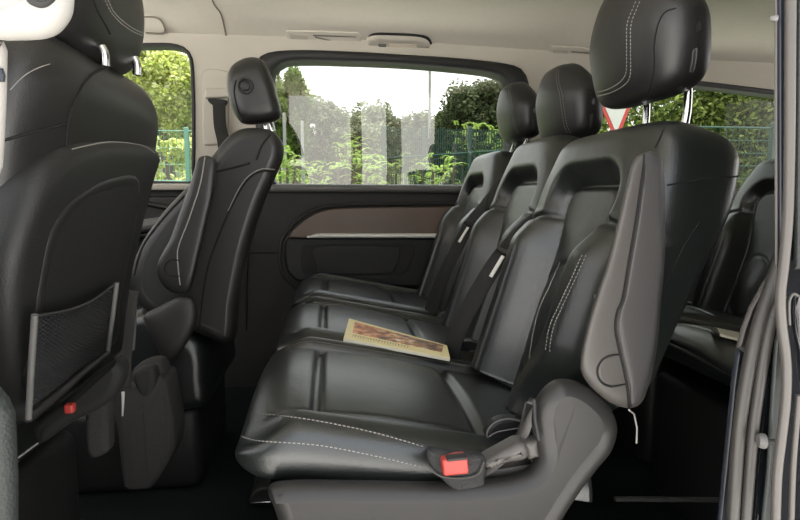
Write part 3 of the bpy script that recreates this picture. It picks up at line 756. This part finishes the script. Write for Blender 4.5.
circ = [cc+Vector((.017*math.cos(2*math.pi*k/24), -.004, .017*math.sin(2*math.pi*k/24))) for k in range(24)]; g.tube(circ, .003, 8, closed=True)
g.rings([[cc+Vector((r_*math.cos(2*math.pi*k/20), dy, r_*math.sin(2*math.pi*k/20))) for k in range(20)] for r_, dy in ((.011, .002), (.011, -.006), (.008, -.008))]); g.build('button', 'black_plastic', hd)
for a, b_ in (((266, 122), (267, 132)), ((270, 121), (273, 131))):
    p = MB(); yy = 1.49 if a[0] < 268 else 1.60; p.tube([U(*a, yy), U(*b_, yy)], .007, 10); p.build('post', 'chrome', ps)
AP = [(197, 160), (203, 155), (211, 156), (216, 162), (214.5, 190), (208, 220), (200, 255), (191, 288), (180, 295), (166, 290), (157.5, 277), (157, 263), (169, 240), (180, 210), (189, 186)]
ap = pslab(AP, 1.285, .055, .016, n=90, vd=.8, dome=6); par = ap.build('arm_rest', 'leather_side', ps); apb = ap.bvh()
g = MB(); g.tube(drape(apb, pxc([(205, 157), (200, 185), (189, 219), (179, 245), (177.5, 258), (180, 285)], 40), .0012), .0014, 6); g.build('stitching', 'thread', par)
g = MB(); g.tube(drape(apb, pxc([(180, 260.5), (171, 260), (165, 265), (165, 272), (171, 276), (180, 276)], 30), .001), .0018, 6); g.build('seam', 'seam', par)
pc = pslab([(143, 317), (158, 307), (175, 298), (184, 296.5), (192, 300), (196, 311), (195, 325), (187, 342), (178, 355), (168, 363), (160, 356), (150, 336)], 1.30, .06, .014, n=80, vd=.5, dome=4); pc.build('recliner_cover', 'shell', ps)
b = pslab([(112, 330), (140, 312), (165, 325), (200, 345), (206, 380), (200, 410), (130, 410), (112, 370)], 1.345, .42, .03, n=80); b.build('cushion', 'leather', ps)
b = MB(); b.box((-.52, 1.56, .11), (.36, .36, .22), .03); b.build('base', 'black_plastic', ps)

# ================================================================== driver's seat (near)
ds = thing('driver_seat', (-.4, .84, 0), 'black leather front seat with net pocket on its back, nearest the camera', 'seat', 'front seats')
def driver_back():
    B = Vector((-.456, 0, .47)); T = Vector((-.345, 0, .945)); a = T-B; L = a.length; a.normalize(); nn = Vector((a.z, 0, -a.x))
    mb = MB(); rings = []; m = 100; n = 160
    for i in range(m+1):
        tau = i/m; rr = .07
        if tau > .78: q = math.pi/2*(tau-.78)/.22; t = L-rr+rr*math.sin(q); ins = rr*(1-math.cos(q))
        else: t = (L-rr)*tau/.78; ins = 0
        w = .243-.030*sstep(L*.72, L*1.03, t)**1.2-.048*(1-sstep(-.02, .40, t)); hd = max(.008, .062-ins*.8)
        ring = []
        for v, d in ring_unit(n, 3.4, w-ins*.7, hd):
            p = B+a*t+nn*d; ring.append(Vector((p.x, .874+v, p.z)))
        rings.append(ring)
    mb.rings(rings); return mb
db = driver_back(); dbk = db.build('backrest', 'leather_side', ds); dbb = db.bvh()
def shell_on(bvh, pix, T, r, n=90, lift=.006):
    q = drape(bvh, pxc(pix, n, True), 0); return q
# hard back shell: draped outline filled, following the seat back
def drape_patch(bvh, rows, lift, mb):
    """rows of pixel points draped on a surface -> a raised panel"""
    g = []
    for row in rows:
        line = []
        for a, b_ in row:
            d = ray(a, b_).normalized(); h = bvh.ray_cast(CAM, d)
            line.append(h[0] if h[0] else None)
        g.append(line)
    return g
def local_plane(bvh, pix):
    pts = [p for p in drape(bvh, pix, 0)]; c = sum(pts, Vector())/len(pts); return c
n_back = Vector((.475, 0, -.111)).normalized()
pB = Vector((-.36+.003, 0, .40)); 
pl0 = Vector((-.456, 0, .47))+n_back*.064
SHELL = [(70, 147), (110, 140), (140, 143), (158, 152), (150, 185), (140, 225), (130, 270), (124, 310), (118, 352), (100, 366), (60, 392), (22, 424), (16, 400), (6, 340), (4, 300), (8, 258), (22, 215), (42, 172)]
sp = [UP(a, b_, pl0, n_back) for a, b_ in pxc(SHELL, 120, True)]
ss = slab([p+n_back*.010 for p in sp], -n_back, .06, .022, crown=.008); sho = ss.build('back_shell', 'black_plastic', ds); ssb = ss.bvh()
inner = [(84, 188), (110, 176), (138, 176), (137, 215), (128, 262), (120, 300), (114, 345), (70, 372), (30, 392), (33, 330), (38, 280), (48, 235), (64, 205)]
ii = [UP(a, b_, pl0+n_back*.012, n_back) for a, b_ in pxc(inner, 100, True)]
ii_s = slab([p+n_back*.003 for p in ii], -n_back, .02, .010, crown=-.006); ii_s.build('inner_panel', 'leather_side', sho); isb = ii_s.bvh()
# net pocket
plN = pl0+n_back*.022
def N2(a, b_, l=0): return UP(a, b_, plN, n_back)+n_back*l
c00, c10, c11, c01 = (31, 316), (113, 284), (105, 351), (25, 414)
def nuv(u, v, l=0):
    x = (c00[0]*(1-u)+c10[0]*u)*(1-v)+(c01[0]*(1-u)+c11[0]*u)*v; y = (c00[1]*(1-u)+c10[1]*u)*(1-v)+(c01[1]*(1-u)+c11[1]*u)*v
    y += math.sin(math.pi*u)*4*(1-v)
    return N2(x, y, l+.012*math.sin(math.pi*u)*math.sin(math.pi*min(1, v+.3)))
npk = MB(); 
for k in range(-22, 46):
    for sgn in (1, -1):
        pts = []
        for i in range(25):
            u = i/24; v = (k/22)+sgn*u*1.0+(0 if sgn > 0 else 0)
            if 0 <= v <= 1: pts.append(nuv(u, v))
        if len(pts) > 1: npk.tube(pts, .0010, 4)
net = npk.build('net_pocket', 'net', ds); net['label'] = 'black elastic net pocket'
g = MB(); g.tube([N2(31, 314, .004), N2(28, 360, .004), N2(25, 418, .004)], .0038, 8); g.build('net_rod', 'rim', net)
g = MB(); g.tube([N2(114, 282, .004), N2(110, 315, .004), N2(105, 352, .004)], .0038, 8); g.build('net_rod', 'rim', net)
g = MB(); g.tube([N2(25, 418, .003), N2(64, 384, .006), N2(105, 353, .003)], .006, 8); g.build('net_hem', 'shell', net)
g = MB(); g.tube([nuv(i/20, 0, .002) for i in range(21)], .002, 6); g.build('net_band', 'shell', net)
# seams of the seat back
for ln in ([(135, 68), (115, 67), (98, 71), (85, 82), (75, 102), (68, 122), (66, 146)], [(2, 141), (30, 133), (66, 124)], [(66, 146), (46, 162), (28, 190), (12, 230), (2, 265)]):
    g = MB(); g.tube(drape(dbb, pxc(ln, 50), .0008), .0016, 6); g.build('seam', 'seam', dbk)
st = MB(); st.tube(drape(ssb, pxc([(72, 149), (108, 142), (140, 145), (155, 153)], 40), .0005), .0008, 6)
p = drape(dbb, pxc([(10, 90), (24, 76), (38, 68), (50, 64)], 20), .001)
if len(p) > 3: st.tube(p, .0005, 6)
st.build('stitching', 'thread', dbk)
# headrest
HD = [(60, -30), (110, -30), (128, -8), (138, 8), (147, 28), (147.5, 44), (139, 56), (126, 65), (95, 61), (52, 60), (44, 50), (36, 38), (30, 10), (40, -20)]
nH = Vector((.97, -.10, -.14)).normalized()
def driver_head():
    mb = MB(); rings = []; m = 60; n = 110; c = Vector((-.34, .85, 1.03)); h = .20
    for i in range(m+1):
        u = math.sin((i/m-.5)*math.pi); cap = math.sqrt(max(0, 1-abs(u)**5)); up_ = (u+1)/2
        ww = .150*(1.0-.35*sstep(.4, 1.02, up_)-.14*sstep(.42, 0, up_))*max(.05, cap**.5); tt = .055*(1-.25*sstep(.5, 1, up_))*max(.05, cap**.5); z = u*h/2
        rings.append([Vector((c.x+d+z*.12, c.y+v, c.z+z)) for v, d in ring_unit(n, 3.2, ww, tt)])
    mb.rings(rings); return mb
dh = driver_head(); dho = dh.build('headrest', 'leather_side', ds); dhb = dh.bvh()
lines(dhb, ([(108, 0), (114, 12), (124, 22), (136, 30), (146, 34)], [(105, 0), (111, 12), (121, 23), (134, 32), (146, 37)]), .0006, .0006, dho, 'thread', 'stitching', 40, .0035)
lines(dhb, ([(92, -2), (98, 12), (106, 26), (110, 34)],), .0012, .0006, dho)
for (a, b_), (c, d), yy in (((101, 47), (105, 66), .80), ((134, 58), (137, 75), .92)):
    p = MB(); p.tube(crom([U(a, b_, yy), U((a+c)/2+1.5, (b_+d)/2-2, yy), U(c, d, yy)], 8), .0062, 12); p.build('post', 'chrome', dho)
b = MB(); b.box((-.67, .84, .40), (.42, .44, .13), .05); b.build('cushion', 'leather', ds)
b = MB(); b.box((-.63, .84, .17), (.34, .36, .34), .03); b.build('base', 'black_plastic', ds)
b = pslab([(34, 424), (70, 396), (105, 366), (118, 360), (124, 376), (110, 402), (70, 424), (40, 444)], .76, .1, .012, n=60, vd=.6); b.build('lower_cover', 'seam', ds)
b = MB(); b.tube([U(18, 458, .72), U(38, 443, .74)], .0015, 6); b.build('bracket', 'rim', ds)
b = MB(); b.box(U(70, 408, .755), (.012, .012, .013), .003); o = b.build('buckle', 'red', ds); o['label'] = 'red belt buckle'
b = MB(); b.tube([U(78, 397, .86), U(90, 391, .88)], .003, 6); b.build('bolt', 'rim', ds)
b = pslab([(86, 395), (104, 388), (107, 440), (105, 455), (86, 454)], .95, .04, .01, n=40); b.build('side_cover', 'bag', ds)

# ================================================================== bag hanging between the seats
bg = thing('shoulder_bag', U(143, 488, 1.16), 'charcoal cloth bag hanging by its strap behind the front seats', 'bag')
b = pslab([(110, 388), (128, 386), (150, 380), (163, 380), (168, 398), (174, 438), (169, 462), (152, 488), (140, 493), (125, 492), (121, 484), (116, 440)], 1.14, .10, .018, crown=.006, n=90); b.build('body', 'bag', bg); bb = b.bvh()
b = pslab([(131, 372), (140, 365), (152, 362), (161, 365), (165, 380), (166, 400), (150, 404), (138, 396), (131, 385)], 1.165, .06, .015, n=60); b.build('side_pocket', 'bag', bg)
b = pslab([(133, 374), (142, 369), (153, 370), (156, 385), (150, 398), (142, 399), (134, 385)], 1.138, .04, .008, n=50); b.build('pocket_opening', 'dark', bg)
b = MB(); b.ribbon(crom([U(130, 290, 1.06), U(127, 320, 1.08), U(124, 350, 1.11), U(122, 388, 1.135)], 20), (1, 0, 0), .030, .003); b.build('strap', 'graybelt', bg)
b = MB(); b.tube([U(112, 388, 1.133), U(131, 386, 1.133)], .0025, 8); b.build('strap_ring', 'dark', bg)
b = MB(); b.tube([U(123, 392, 1.128), U(123, 404, 1.128), U(122.5, 416, 1.13)], lambda q: .0035-.0018*q, 8); b.build('zip_pull', 'silver', bg)
g = MB(); g.tube(drape(bb, pxc([(142, 404), (144, 430), (146, 460), (150, 480)], 24), .0004), .0012, 6); g.build('seam', 'bag', bg)
b = MB(); b.ribbon(crom([U(134, 302, 1.24), U(132.5, 325, 1.24), U(131, 350, 1.24)], 12), (1, 0, 0), .016, .003); bb2 = b.build('strap_tail', 'rim', bg)

# ================================================================== near door opening
gp = thing('assist_grip', U(30, 30, .32), 'cream plastic assist grip at the near door pillar', 'grip')
b = pslab([(-30, -30), (76, -30), (76, 0), (73, 18), (62, 33), (50, 39), (38, 41), (10, 42), (-6, 41), (-30, 44)], .315, .03, .010, crown=.002, n=90, vd=1); b.build('handle', 'white_plastic', gp)
b = pslab([(24, -10), (57, -10), (56, 0), (50, 7), (41, 9), (31, 5), (26, 0)], .309, .01, .003, n=40, vd=1); b.build('finger_hole_shade', 'dark', gp)  # dark slab set on the handle paints the shade of its hole
b = pslab(pxl([(-60, 40), (4, 40), (8, 50), (7, 100), (5, 140), (3, 168), (0, 175), (-60, 175)], 8), .325, .03, .006, closed_smooth=False, vd=1); struct(b.build('trim_5', 'white_plastic'))
b = pslab(pxl([(-20, 68), (3, 68), (6, 76), (5, 82), (-20, 83)], 4), .322, .01, .002, closed_smooth=False, vd=1); struct(b.build('trim_6', 'navy'))
b = pslab(pxl([(-60, 380), (0, 384), (10, 396), (16, 410), (19, 470), (19, 560), (-60, 560)], 8), .325, .04, .01, closed_smooth=False, vd=1); struct(b.build('trim_7', 'darkgreen'))
b = pslab(pxl([(-60, 170), (-4, 170), (-1, 384), (-60, 384)], 8), .33, .03, .006, closed_smooth=False, vd=1); struct(b.build('trim_8', 'black_plastic'))

fr = thing('door_seal', U(760, 300, .45), 'grey rubber seals running along the door frame at the right edge', 'door seal')
def seal(pix, y, r, material, nm='seal'):
    s_ = MB(); s_.tube([U(a, b_, y) for a, b_ in pxc(pix, 60)], r, 12); return s_.build(nm, material, fr)
b = pslab(pxl([(775, 268), (762, 282), (748, 308), (740, 330), (736, 347), (748, 356), (757, 330), (776, 292)], 5), .452, .02, .004, closed_smooth=False, vd=1); b.build('upper_trim', 'armplastic', fr)
b = pslab(pxl([(736, 345), (748, 352), (748, 380), (742, 430), (736, 530), (716, 530), (720, 490), (726, 430), (731, 380)], 5), .462, .02, .004, closed_smooth=False, vd=1); b.build('inner_trim', 'navy', fr)
seal([(779, 264), (768, 296), (757, 330), (749, 365), (743, 400), (738, 440), (732, 530)], .44, .0058, 'rubber')
seal([(781, 295), (771, 322), (763, 360), (757, 400), (752, 440), (745, 530)], .436, .0050, 'rubber')
b = pslab(pxl([(781, 305), (787, 318), (784, 400), (778, 450), (776, 530), (760, 530), (766, 470), (770, 400), (774, 340)], 5), .435, .02, .003, closed_smooth=False, vd=1); b.build('frame_plate', 'graymetal', fr)
seal([(790.5, -20), (790, 60), (789.5, 130), (788, 210), (784, 262), (780.5, 292), (781, 320), (786, 362), (785.5, 400), (781, 440), (777, 475), (775, 530)], .40, .0040, 'rubber_light')
seal([(799, 395), (796, 430), (793, 470), (791, 530)], .40, .0024, 'rubber_light')
b = pslab(pxl([(776, -20), (786, -20), (786, 260), (781, 276), (777, 268)], 6), .405, .02, .003, closed_smooth=False, vd=1); b.build('pillar_trim', 'navy', fr)
b = MB(); b.tube([U(775.6, -20, .404), U(775.8, 130, .404), U(776.2, 264, .404)], .0010, 6); b.build('edge_strip', 'rubber_light', fr)
b = pslab(pxl([(776, -20), (860, -20), (860, 560), (752, 560), (757, 470), (764, 400), (774, 320), (783, 290)], 8), .446, .05, .003, closed_smooth=False, vd=1); struct(b.build('trim_9', 'paint'))
b = pslab(pxl([(795, -20), (860, -20), (860, 270), (793, 270)], 8), .41, .02, .003, closed_smooth=False, vd=1); struct(b.build('trim_10', 'darkgreen'))
b = pslab([(790, 300), (793, 293), (797, 294), (804, 300), (806, 380), (800, 388), (795, 350), (790, 325)], .405, .02, .004, n=50, vd=1); struct(b.build('trim_11', 'paint'))
b = MB(); b.tube([U(a, b_, .404) for a, b_ in pxc([(789.5, 325), (789, 303), (793, 294), (798, 296)], 20)], .0012, 8); struct(b.build('trim_glint', 'rubber_light'))  # pale tube draws the light reflected along the black door paint
bo = thing('striker_bolt', U(765, 441, .42), 'round metal bolt head beside the lower door seals', 'bolt')
b = MB(); c = U(763, 441, .425)
ax = (RGT*.9-Vector((0, .25, 0))).normalized(); u_ = ax.orthogonal().normalized(); v_ = ax.cross(u_)
def disc(mb, c0, prof):
    mb.rings([[c0+ax*h+u_*r_*math.cos(2*math.pi*k/28)+v_*r_*math.sin(2*math.pi*k/28) for k in range(28)] for h, r_ in prof])
disc(b, c, [(-.004, .003), (-.004, .0055), (-.002, .0065), (.001, .0068), (.002, .006)]); b.build('head', 'rim', bo)
b = MB(); disc(b, c, [(.002, .0028), (.012, .0028)]); b.build('shank', 'dark', bo)
b = MB(); c = U(773, 18.5, .40); b2 = MB(); disc(b, c, [(-.002, .001), (-.001, .0018), (.001, .0022), (.003, .0022)]); tag(b.build('screw', 'rim'), 'small pale screw head on the ceiling edge at the door frame', 'screw')

# ================================================================== outside
def leaves(mb, c, rad, n, size, clumps=40, shell=.55, rng=random):
    c = Vector(c); cl = []
    for i in range(clumps):
        d = Vector((rng.gauss(0, 1), rng.gauss(0, 1), rng.gauss(0, 1))).normalized(); q = rng.uniform(shell, 1)
        cl.append((Vector((d.x*rad[0]*q, d.y*rad[1]*q, d.z*rad[2]*q)), rng.uniform(.18, .34)))
    for i in range(n):
        o, cr_ = rng.choice(cl); d = Vector((rng.gauss(0, 1), rng.gauss(0, 1), rng.gauss(0, .8))).normalized()*cr_*rng.random()**.4
        p = c+o+Vector((d.x*rad[0], d.y*rad[1], d.z*rad[2]))
        a = Vector((rng.gauss(0, 1), rng.gauss(0, 1), rng.gauss(0, .6)-.3)).normalized(); b_ = a.orthogonal().normalized(); q = Matrix.Rotation(rng.uniform(0, 6.28), 3, a); b_ = q @ b_
        s_ = size*rng.uniform(.6, 1.4)
        mb.add([p-a*s_, p+b_*s_*.45, p+a*s_, p-b_*s_*.45], [(0, 1, 2, 3)])
G = -.45
def at(px, py, y): return U(px, py, y)
def tree(px, ptop, pbot, y, hw, label, material, n, size, name='tree', group='trees beyond the fence', clumps=40, depth=None, cat='tree'):
    top = at(px, ptop, y); bot = at(px, pbot, y); c = (top+bot)/2; rz = (top.z-bot.z)/2; rx = hw*y/F
    t = thing(name, (c.x, y, G), label, cat, group)
    mb = MB(); leaves(mb, c, (rx*.8, (depth or rx*.8), rz*.85), int(n*3.8), size*.42, int(clumps*1.6)); mb.build('crown', material, t, smooth=False)
    if cat == 'tree':
        mb = MB(); h = c.z-G
        mb.tube([Vector((c.x, y, G)), Vector((c.x+.05*h, y, G+h*.4)), Vector((c.x, y, G+h)), Vector((c.x+.04*h, y, G+h+rz*.5))], lambda q: .05*h*(1-.75*q)+.01, 8)
        for k in range(5):
            a = k*1.3; mb.tube([Vector((c.x, y, G+h*.6)), c+Vector((math.cos(a)*rx*.5, math.sin(a)*rx*.4, rz*(.1*k-.2)))], lambda q: .018*h*(1-.7*q), 6)
        mb.build('trunk', 'bark', t)
    return t
# large window
tree(290, 62, 175, 14, 26, 'bushy green tree behind the front seat headrest', 'leaf_mid', 5200, .13, clumps=46)
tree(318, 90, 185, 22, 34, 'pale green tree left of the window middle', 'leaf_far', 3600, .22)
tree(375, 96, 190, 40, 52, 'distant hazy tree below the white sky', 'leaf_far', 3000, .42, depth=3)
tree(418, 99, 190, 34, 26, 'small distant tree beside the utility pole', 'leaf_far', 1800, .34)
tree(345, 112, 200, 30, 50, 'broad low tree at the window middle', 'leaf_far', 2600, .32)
tree(478, 72, 175, 10.5, 50, 'dark olive tree behind the palisade fence', 'leaf_dark', 7500, .095, clumps=60)
tree(450, 98, 190, 12, 34, 'dark tree left of the olive tree', 'leaf_dark', 3600, .13)
def frond_bush(px, py0, y, hw, hz, n, label, material='leaf_bright'):
    base = at(px, py0, y); t = thing('fern_bush', (base.x, y, G), label, 'bush', 'fern leaved bushes by the fence')
    mb = MB(); rx = hw*y/F; h = hz*y/F
    for i in range(n):
        a = random.uniform(0, 6.28); o = Vector((base.x+random.uniform(-1, 1)*rx*.7, y+random.uniform(-.3, .3), base.z+h*random.uniform(-.1, .75)))
        L = h*random.uniform(.3, .5); d = Vector((math.cos(a)*.8, math.sin(a)*.5, .55)).normalized(); prev = None
        side = Vector((-d.y, d.x, 0)).normalized()
        for k in range(11):
            q = k/10; p = o+d*L*q+Vector((0, 0, -L*.55*q*q)); w = L*.30*(1-q*.75)*(.5+q)**.3
            for sg in (-1, 1):
                tip = p+side*sg*w+d*L*.06+Vector((0, 0, -w*.25)); mid_ = (p+tip)/2
                mb.add([p, mid_+d*L*.035, tip, mid_-d*L*.035], [(0, 1, 2, 3)])
    mb.build('fronds', material, t, smooth=False)
    mb = MB()
    for k in range(4): mb.tube([Vector((base.x+(k-1.5)*rx*.3, y, G)), Vector((base.x+(k-1.5)*rx*.45, y, base.z+h*.5))], .015, 6)
    mb.build('stem', 'bark', t); return t
frond_bush(465, 150, 8.6, 16, 36, 26, 'tall bright fern leaved bush behind the palisade fence')
frond_bush(438, 185, 7.4, 24, 40, 40, 'bright fern leaved bush in front of the palisade fence')
frond_bush(372, 190, 7.6, 26, 44, 46, 'fern leaved bush in the window middle')
frond_bush(350, 165, 8.5, 18, 34, 36, 'fern leaved bush behind the middle ones')
frond_bush(318, 190, 7.8, 30, 38, 46, 'fern leaved bush left of the window middle')
frond_bush(284, 190, 6.4, 16, 50, 40, 'fern leaved bush nearest the front seat')
frond_bush(410, 178, 10.2, 22, 34, 36, 'fern leaved bush behind the palisade fence end')
frond_bush(498, 160, 8.3, 20, 40, 36, 'fern leaved bush beside the far headrest')
# palisade fence
pf = thing('palisade_fence', (1.6, 8, G), 'dark green palisade fence right of the window middle', 'fence')
mb = MB(); p0 = at(382, 190, 9.2); p1 = at(520, 190, 7.2); d = p1-p0; d.z = 0; nb_ = 62
for i in range(nb_):
    q = i/(nb_-1); p = p0+d*q; zt = at(400, 127+2*q, p.y).z
    mb.box((p.x, p.y, (G+.1+zt)/2), (.015, .015, zt-G-.1), 0)
for zz in (.0, 1.45):
    a = Vector((p0.x, p0.y, G+.35+zz)); b_ = Vector((p1.x, p1.y, G+.35+zz)); mb.tube([a, b_], .02, 6)
mb.build('bars', 'fence', pf, smooth=False)
for q in (.02, .35, .68, .98):
    p = p0+d*q; mb = MB(); mb.box((p.x, p.y, (G+at(400, 126, p.y).z)/2), (.06, .06, at(400, 126, p.y).z-G), .008); mb.build('post', 'fence', pf)
for px_, pt, y in ((284, 113, 9), (302, 121, 10)):
    c = at(px_, pt, y); mb = MB(); mb.box((c.x, y, (c.z+G)/2), (.05, .05, c.z-G), .01)
    tag(mb.build('concrete_post', 'post'), 'thin grey post ' + ('beside the headrest' if px_ < 290 else 'before the pale tree') + ' in the large window', 'post', 'grey posts')
c = at(430, 40, 20); mb = MB(); mb.tube([Vector((c.x, 20, G)), Vector((c.x, 20, c.z))], .05, 8); tag(mb.build('utility_pole', 'post'), 'thin grey pole rising through the large window', 'pole')
# front window
tree(158, 30, 150, 12, 40, 'yellow green tree outside the front window', 'leaf_yellow', 6000, .13, clumps=50)
tree(186, 60, 175, 15, 22, 'pale yellow bush outside the front window', 'leaf_yellow', 2600, .16)
tree(100, 30, 170, 16, 40, 'pale green tree behind the front seat backrest', 'leaf_yellow', 2600, .2)
def mesh_fence(pA, pB, ptop, pbot, label, material, postpx, sx, sz, rad):
    t = thing('mesh_fence', (pA.x, pA.y, G), label, 'fence', 'green mesh fences'); mb = MB()
    d = pB-pA; d.z = 0; L = d.length; zt, zb = ptop, pbot; k = int(L/sx)
    for i in range(k+1): p = pA+d*(i/k); mb.tube([Vector((p.x, p.y, zb)), Vector((p.x, p.y, zt))], rad, 4)
    j = int((zt-zb)/sz)
    for i in range(j+1): z = zb+(zt-zb)*i/j; mb.tube([Vector((pA.x, pA.y, z)), Vector((pB.x, pB.y, z))], rad, 4)
    mb.build('wire_mesh', material, t)
    for q in postpx:
        p = pA+d*q; mb = MB(); mb.box((p.x, p.y, (zt+.05+G)/2), (.06, .06, zt+.05-G), .01); mb.build('post', material, t)
    mb = MB(); mb.tube([Vector((pA.x, pA.y, zt)), Vector((pB.x, pB.y, zt))], rad*2.2, 6); mb.tube([Vector((pA.x, pA.y, zb)), Vector((pB.x, pB.y, zb))], rad*3, 6); mb.build('rail', material, t)
    return t
mesh_fence(at(60, 150, 8), at(215, 150, 8), at(180, 131, 8).z, at(180, 181, 8).z, 'sunlit green mesh fence outside the front window', 'fence_sunlit', (.1, .44, .815), .055, .2, .004)
fbk = MB(); leaves(fbk, at(178, 185, 9), (1.0, .4, .75), 3600, .055, 40); tag(fbk.build('low_shrub', 'leaf_yellow', smooth=False), 'pale low shrub behind the sunlit green mesh fence', 'shrub')
# rear window
hg = MB(); leaves(hg, at(700, 120, 7.2)+Vector((.45, 0, -.2)), (2.7, .7, 1.9), 46000, .042, 320, .15)
o = hg.build('hedge', 'leaf_hedge', smooth=False); tag(o, 'dense leafy hedge outside the rear side window', 'hedge', None, 'stuff')
mesh_fence(at(640, 150, 4.6), at(850, 150, 4.6), at(760, 128, 4.6).z, at(760, 194, 4.6).z-.2, 'dark green mesh fence outside the rear side window', 'fence', (.2, .62, .95), .062, .10, .0042)
gs = thing('give_way_sign', at(616, 120, 4.2), 'red and white triangular give way sign behind the headrests', 'road sign')
def tri(s_, y):   # apex down
    w = [(616-28*s_, 105-33*s_+4), (616+26*s_, 105-31*s_+4), (616.5, 105+38*s_)]
    pts = []
    for i in range(3):
        a, b_ = Vector(U(*w[i], y)), Vector(U(*w[(i+1) % 3], y))
        pts += [a.lerp(b_, .06+.88*k/8) for k in range(9)]
    return pts
mb = MB(); slab(tri(1, 4.2), (0, 1, 0), .01, .002, mb=mb); mb.build('border', 'sign_red', gs, smooth=False)
mb = MB(); slab(tri(.74, 4.196), (0, 1, 0), .004, .001, mb=mb); mb.build('face', 'sign_white', gs, smooth=False)
c = at(617, 120, 4.25); mb = MB(); mb.tube([Vector((c.x, 4.25, G)), Vector((c.x, 4.25, c.z+.2))], .03, 10); mb.build('pole', 'post', gs)
# ground
mb = MB(); mb.add([(-60, -40, G), (60, -40, G), (60, 60, G), (-60, 60, G)], [(0, 1, 2, 3)]); struct(mb.build('ground', 'asphalt', smooth=False))
mb = MB(); mb.add([(-60, 3.2, G+.01), (60, 3.2, G+.01), (60, 60, G+.01), (-60, 60, G+.01)], [(0, 1, 2, 3)]); struct(mb.build('lawn', 'lawn', smooth=False))
mb = MB(); vs = []; fs = []; nxh = 70; rg = random.Random(4)
for i in range(nxh+1):
    x = -50+110*i/nxh; top = 5.0+1.0*math.sin(x*.13+1)+.5*math.sin(x*.41)+rg.uniform(-.35, .35)
    for k in range(9):
        q = k/8; vs.append((x+rg.uniform(-.3, .3), 44+10*q+rg.uniform(-.5, .5), G-.5+(top+1)*math.sin(q*math.pi/2)+rg.uniform(-.25, .25)*(q > .1)))
for i in range(nxh):
    for k in range(8): fs.append((i*9+k, (i+1)*9+k, (i+1)*9+k+1, i*9+k+1))
mb.add(vs, fs); struct(mb.build('hills', 'hill', smooth=False))
# added dark uprights behind the camera, put there to gap the window reflection
for x, y, r_, lab in ((.072, -3, .035, 'slim unseen upright added to gap the window reflection'), (.312, -3, .048, 'thick unseen upright added to gap the window reflection')):
    mb = MB(); mb.tube([Vector((x, y, G)), Vector((x+.02, y, 1.2)), Vector((x, y, 3.2))], r_, 10); tag(mb.build('reflection_blocker', 'bark'), lab, 'tree')

# ------------------------------------------------------------------ light
w = bpy.data.worlds.new('sky'); sc.world = w; w.use_nodes = True; nt = w.node_tree; bgd = nt.nodes['Background']
tc = nt.nodes.new('ShaderNodeTexCoord'); sx = nt.nodes.new('ShaderNodeSeparateXYZ'); cr = nt.nodes.new('ShaderNodeValToRGB')
nt.links.new(tc.outputs['Generated'], sx.inputs[0]); nt.links.new(sx.outputs['Z'], cr.inputs['Fac'])
cr.color_ramp.elements[0].color = (1, .98, .95, 1); cr.color_ramp.elements[1].color = (.80, .88, 1, 1)
nt.links.new(cr.outputs['Color'], bgd.inputs['Color']); bgd.inputs['Strength'].default_value = 1.5
sl = bpy.data.lights.new('sun', 'SUN'); sl.energy = 10.0; sl.angle = R(6); sl.color = (1, .97, .92)
so = bpy.data.objects.new('sun', sl); COL.objects.link(so); so.rotation_euler = (R(-9), 0, R(-20))
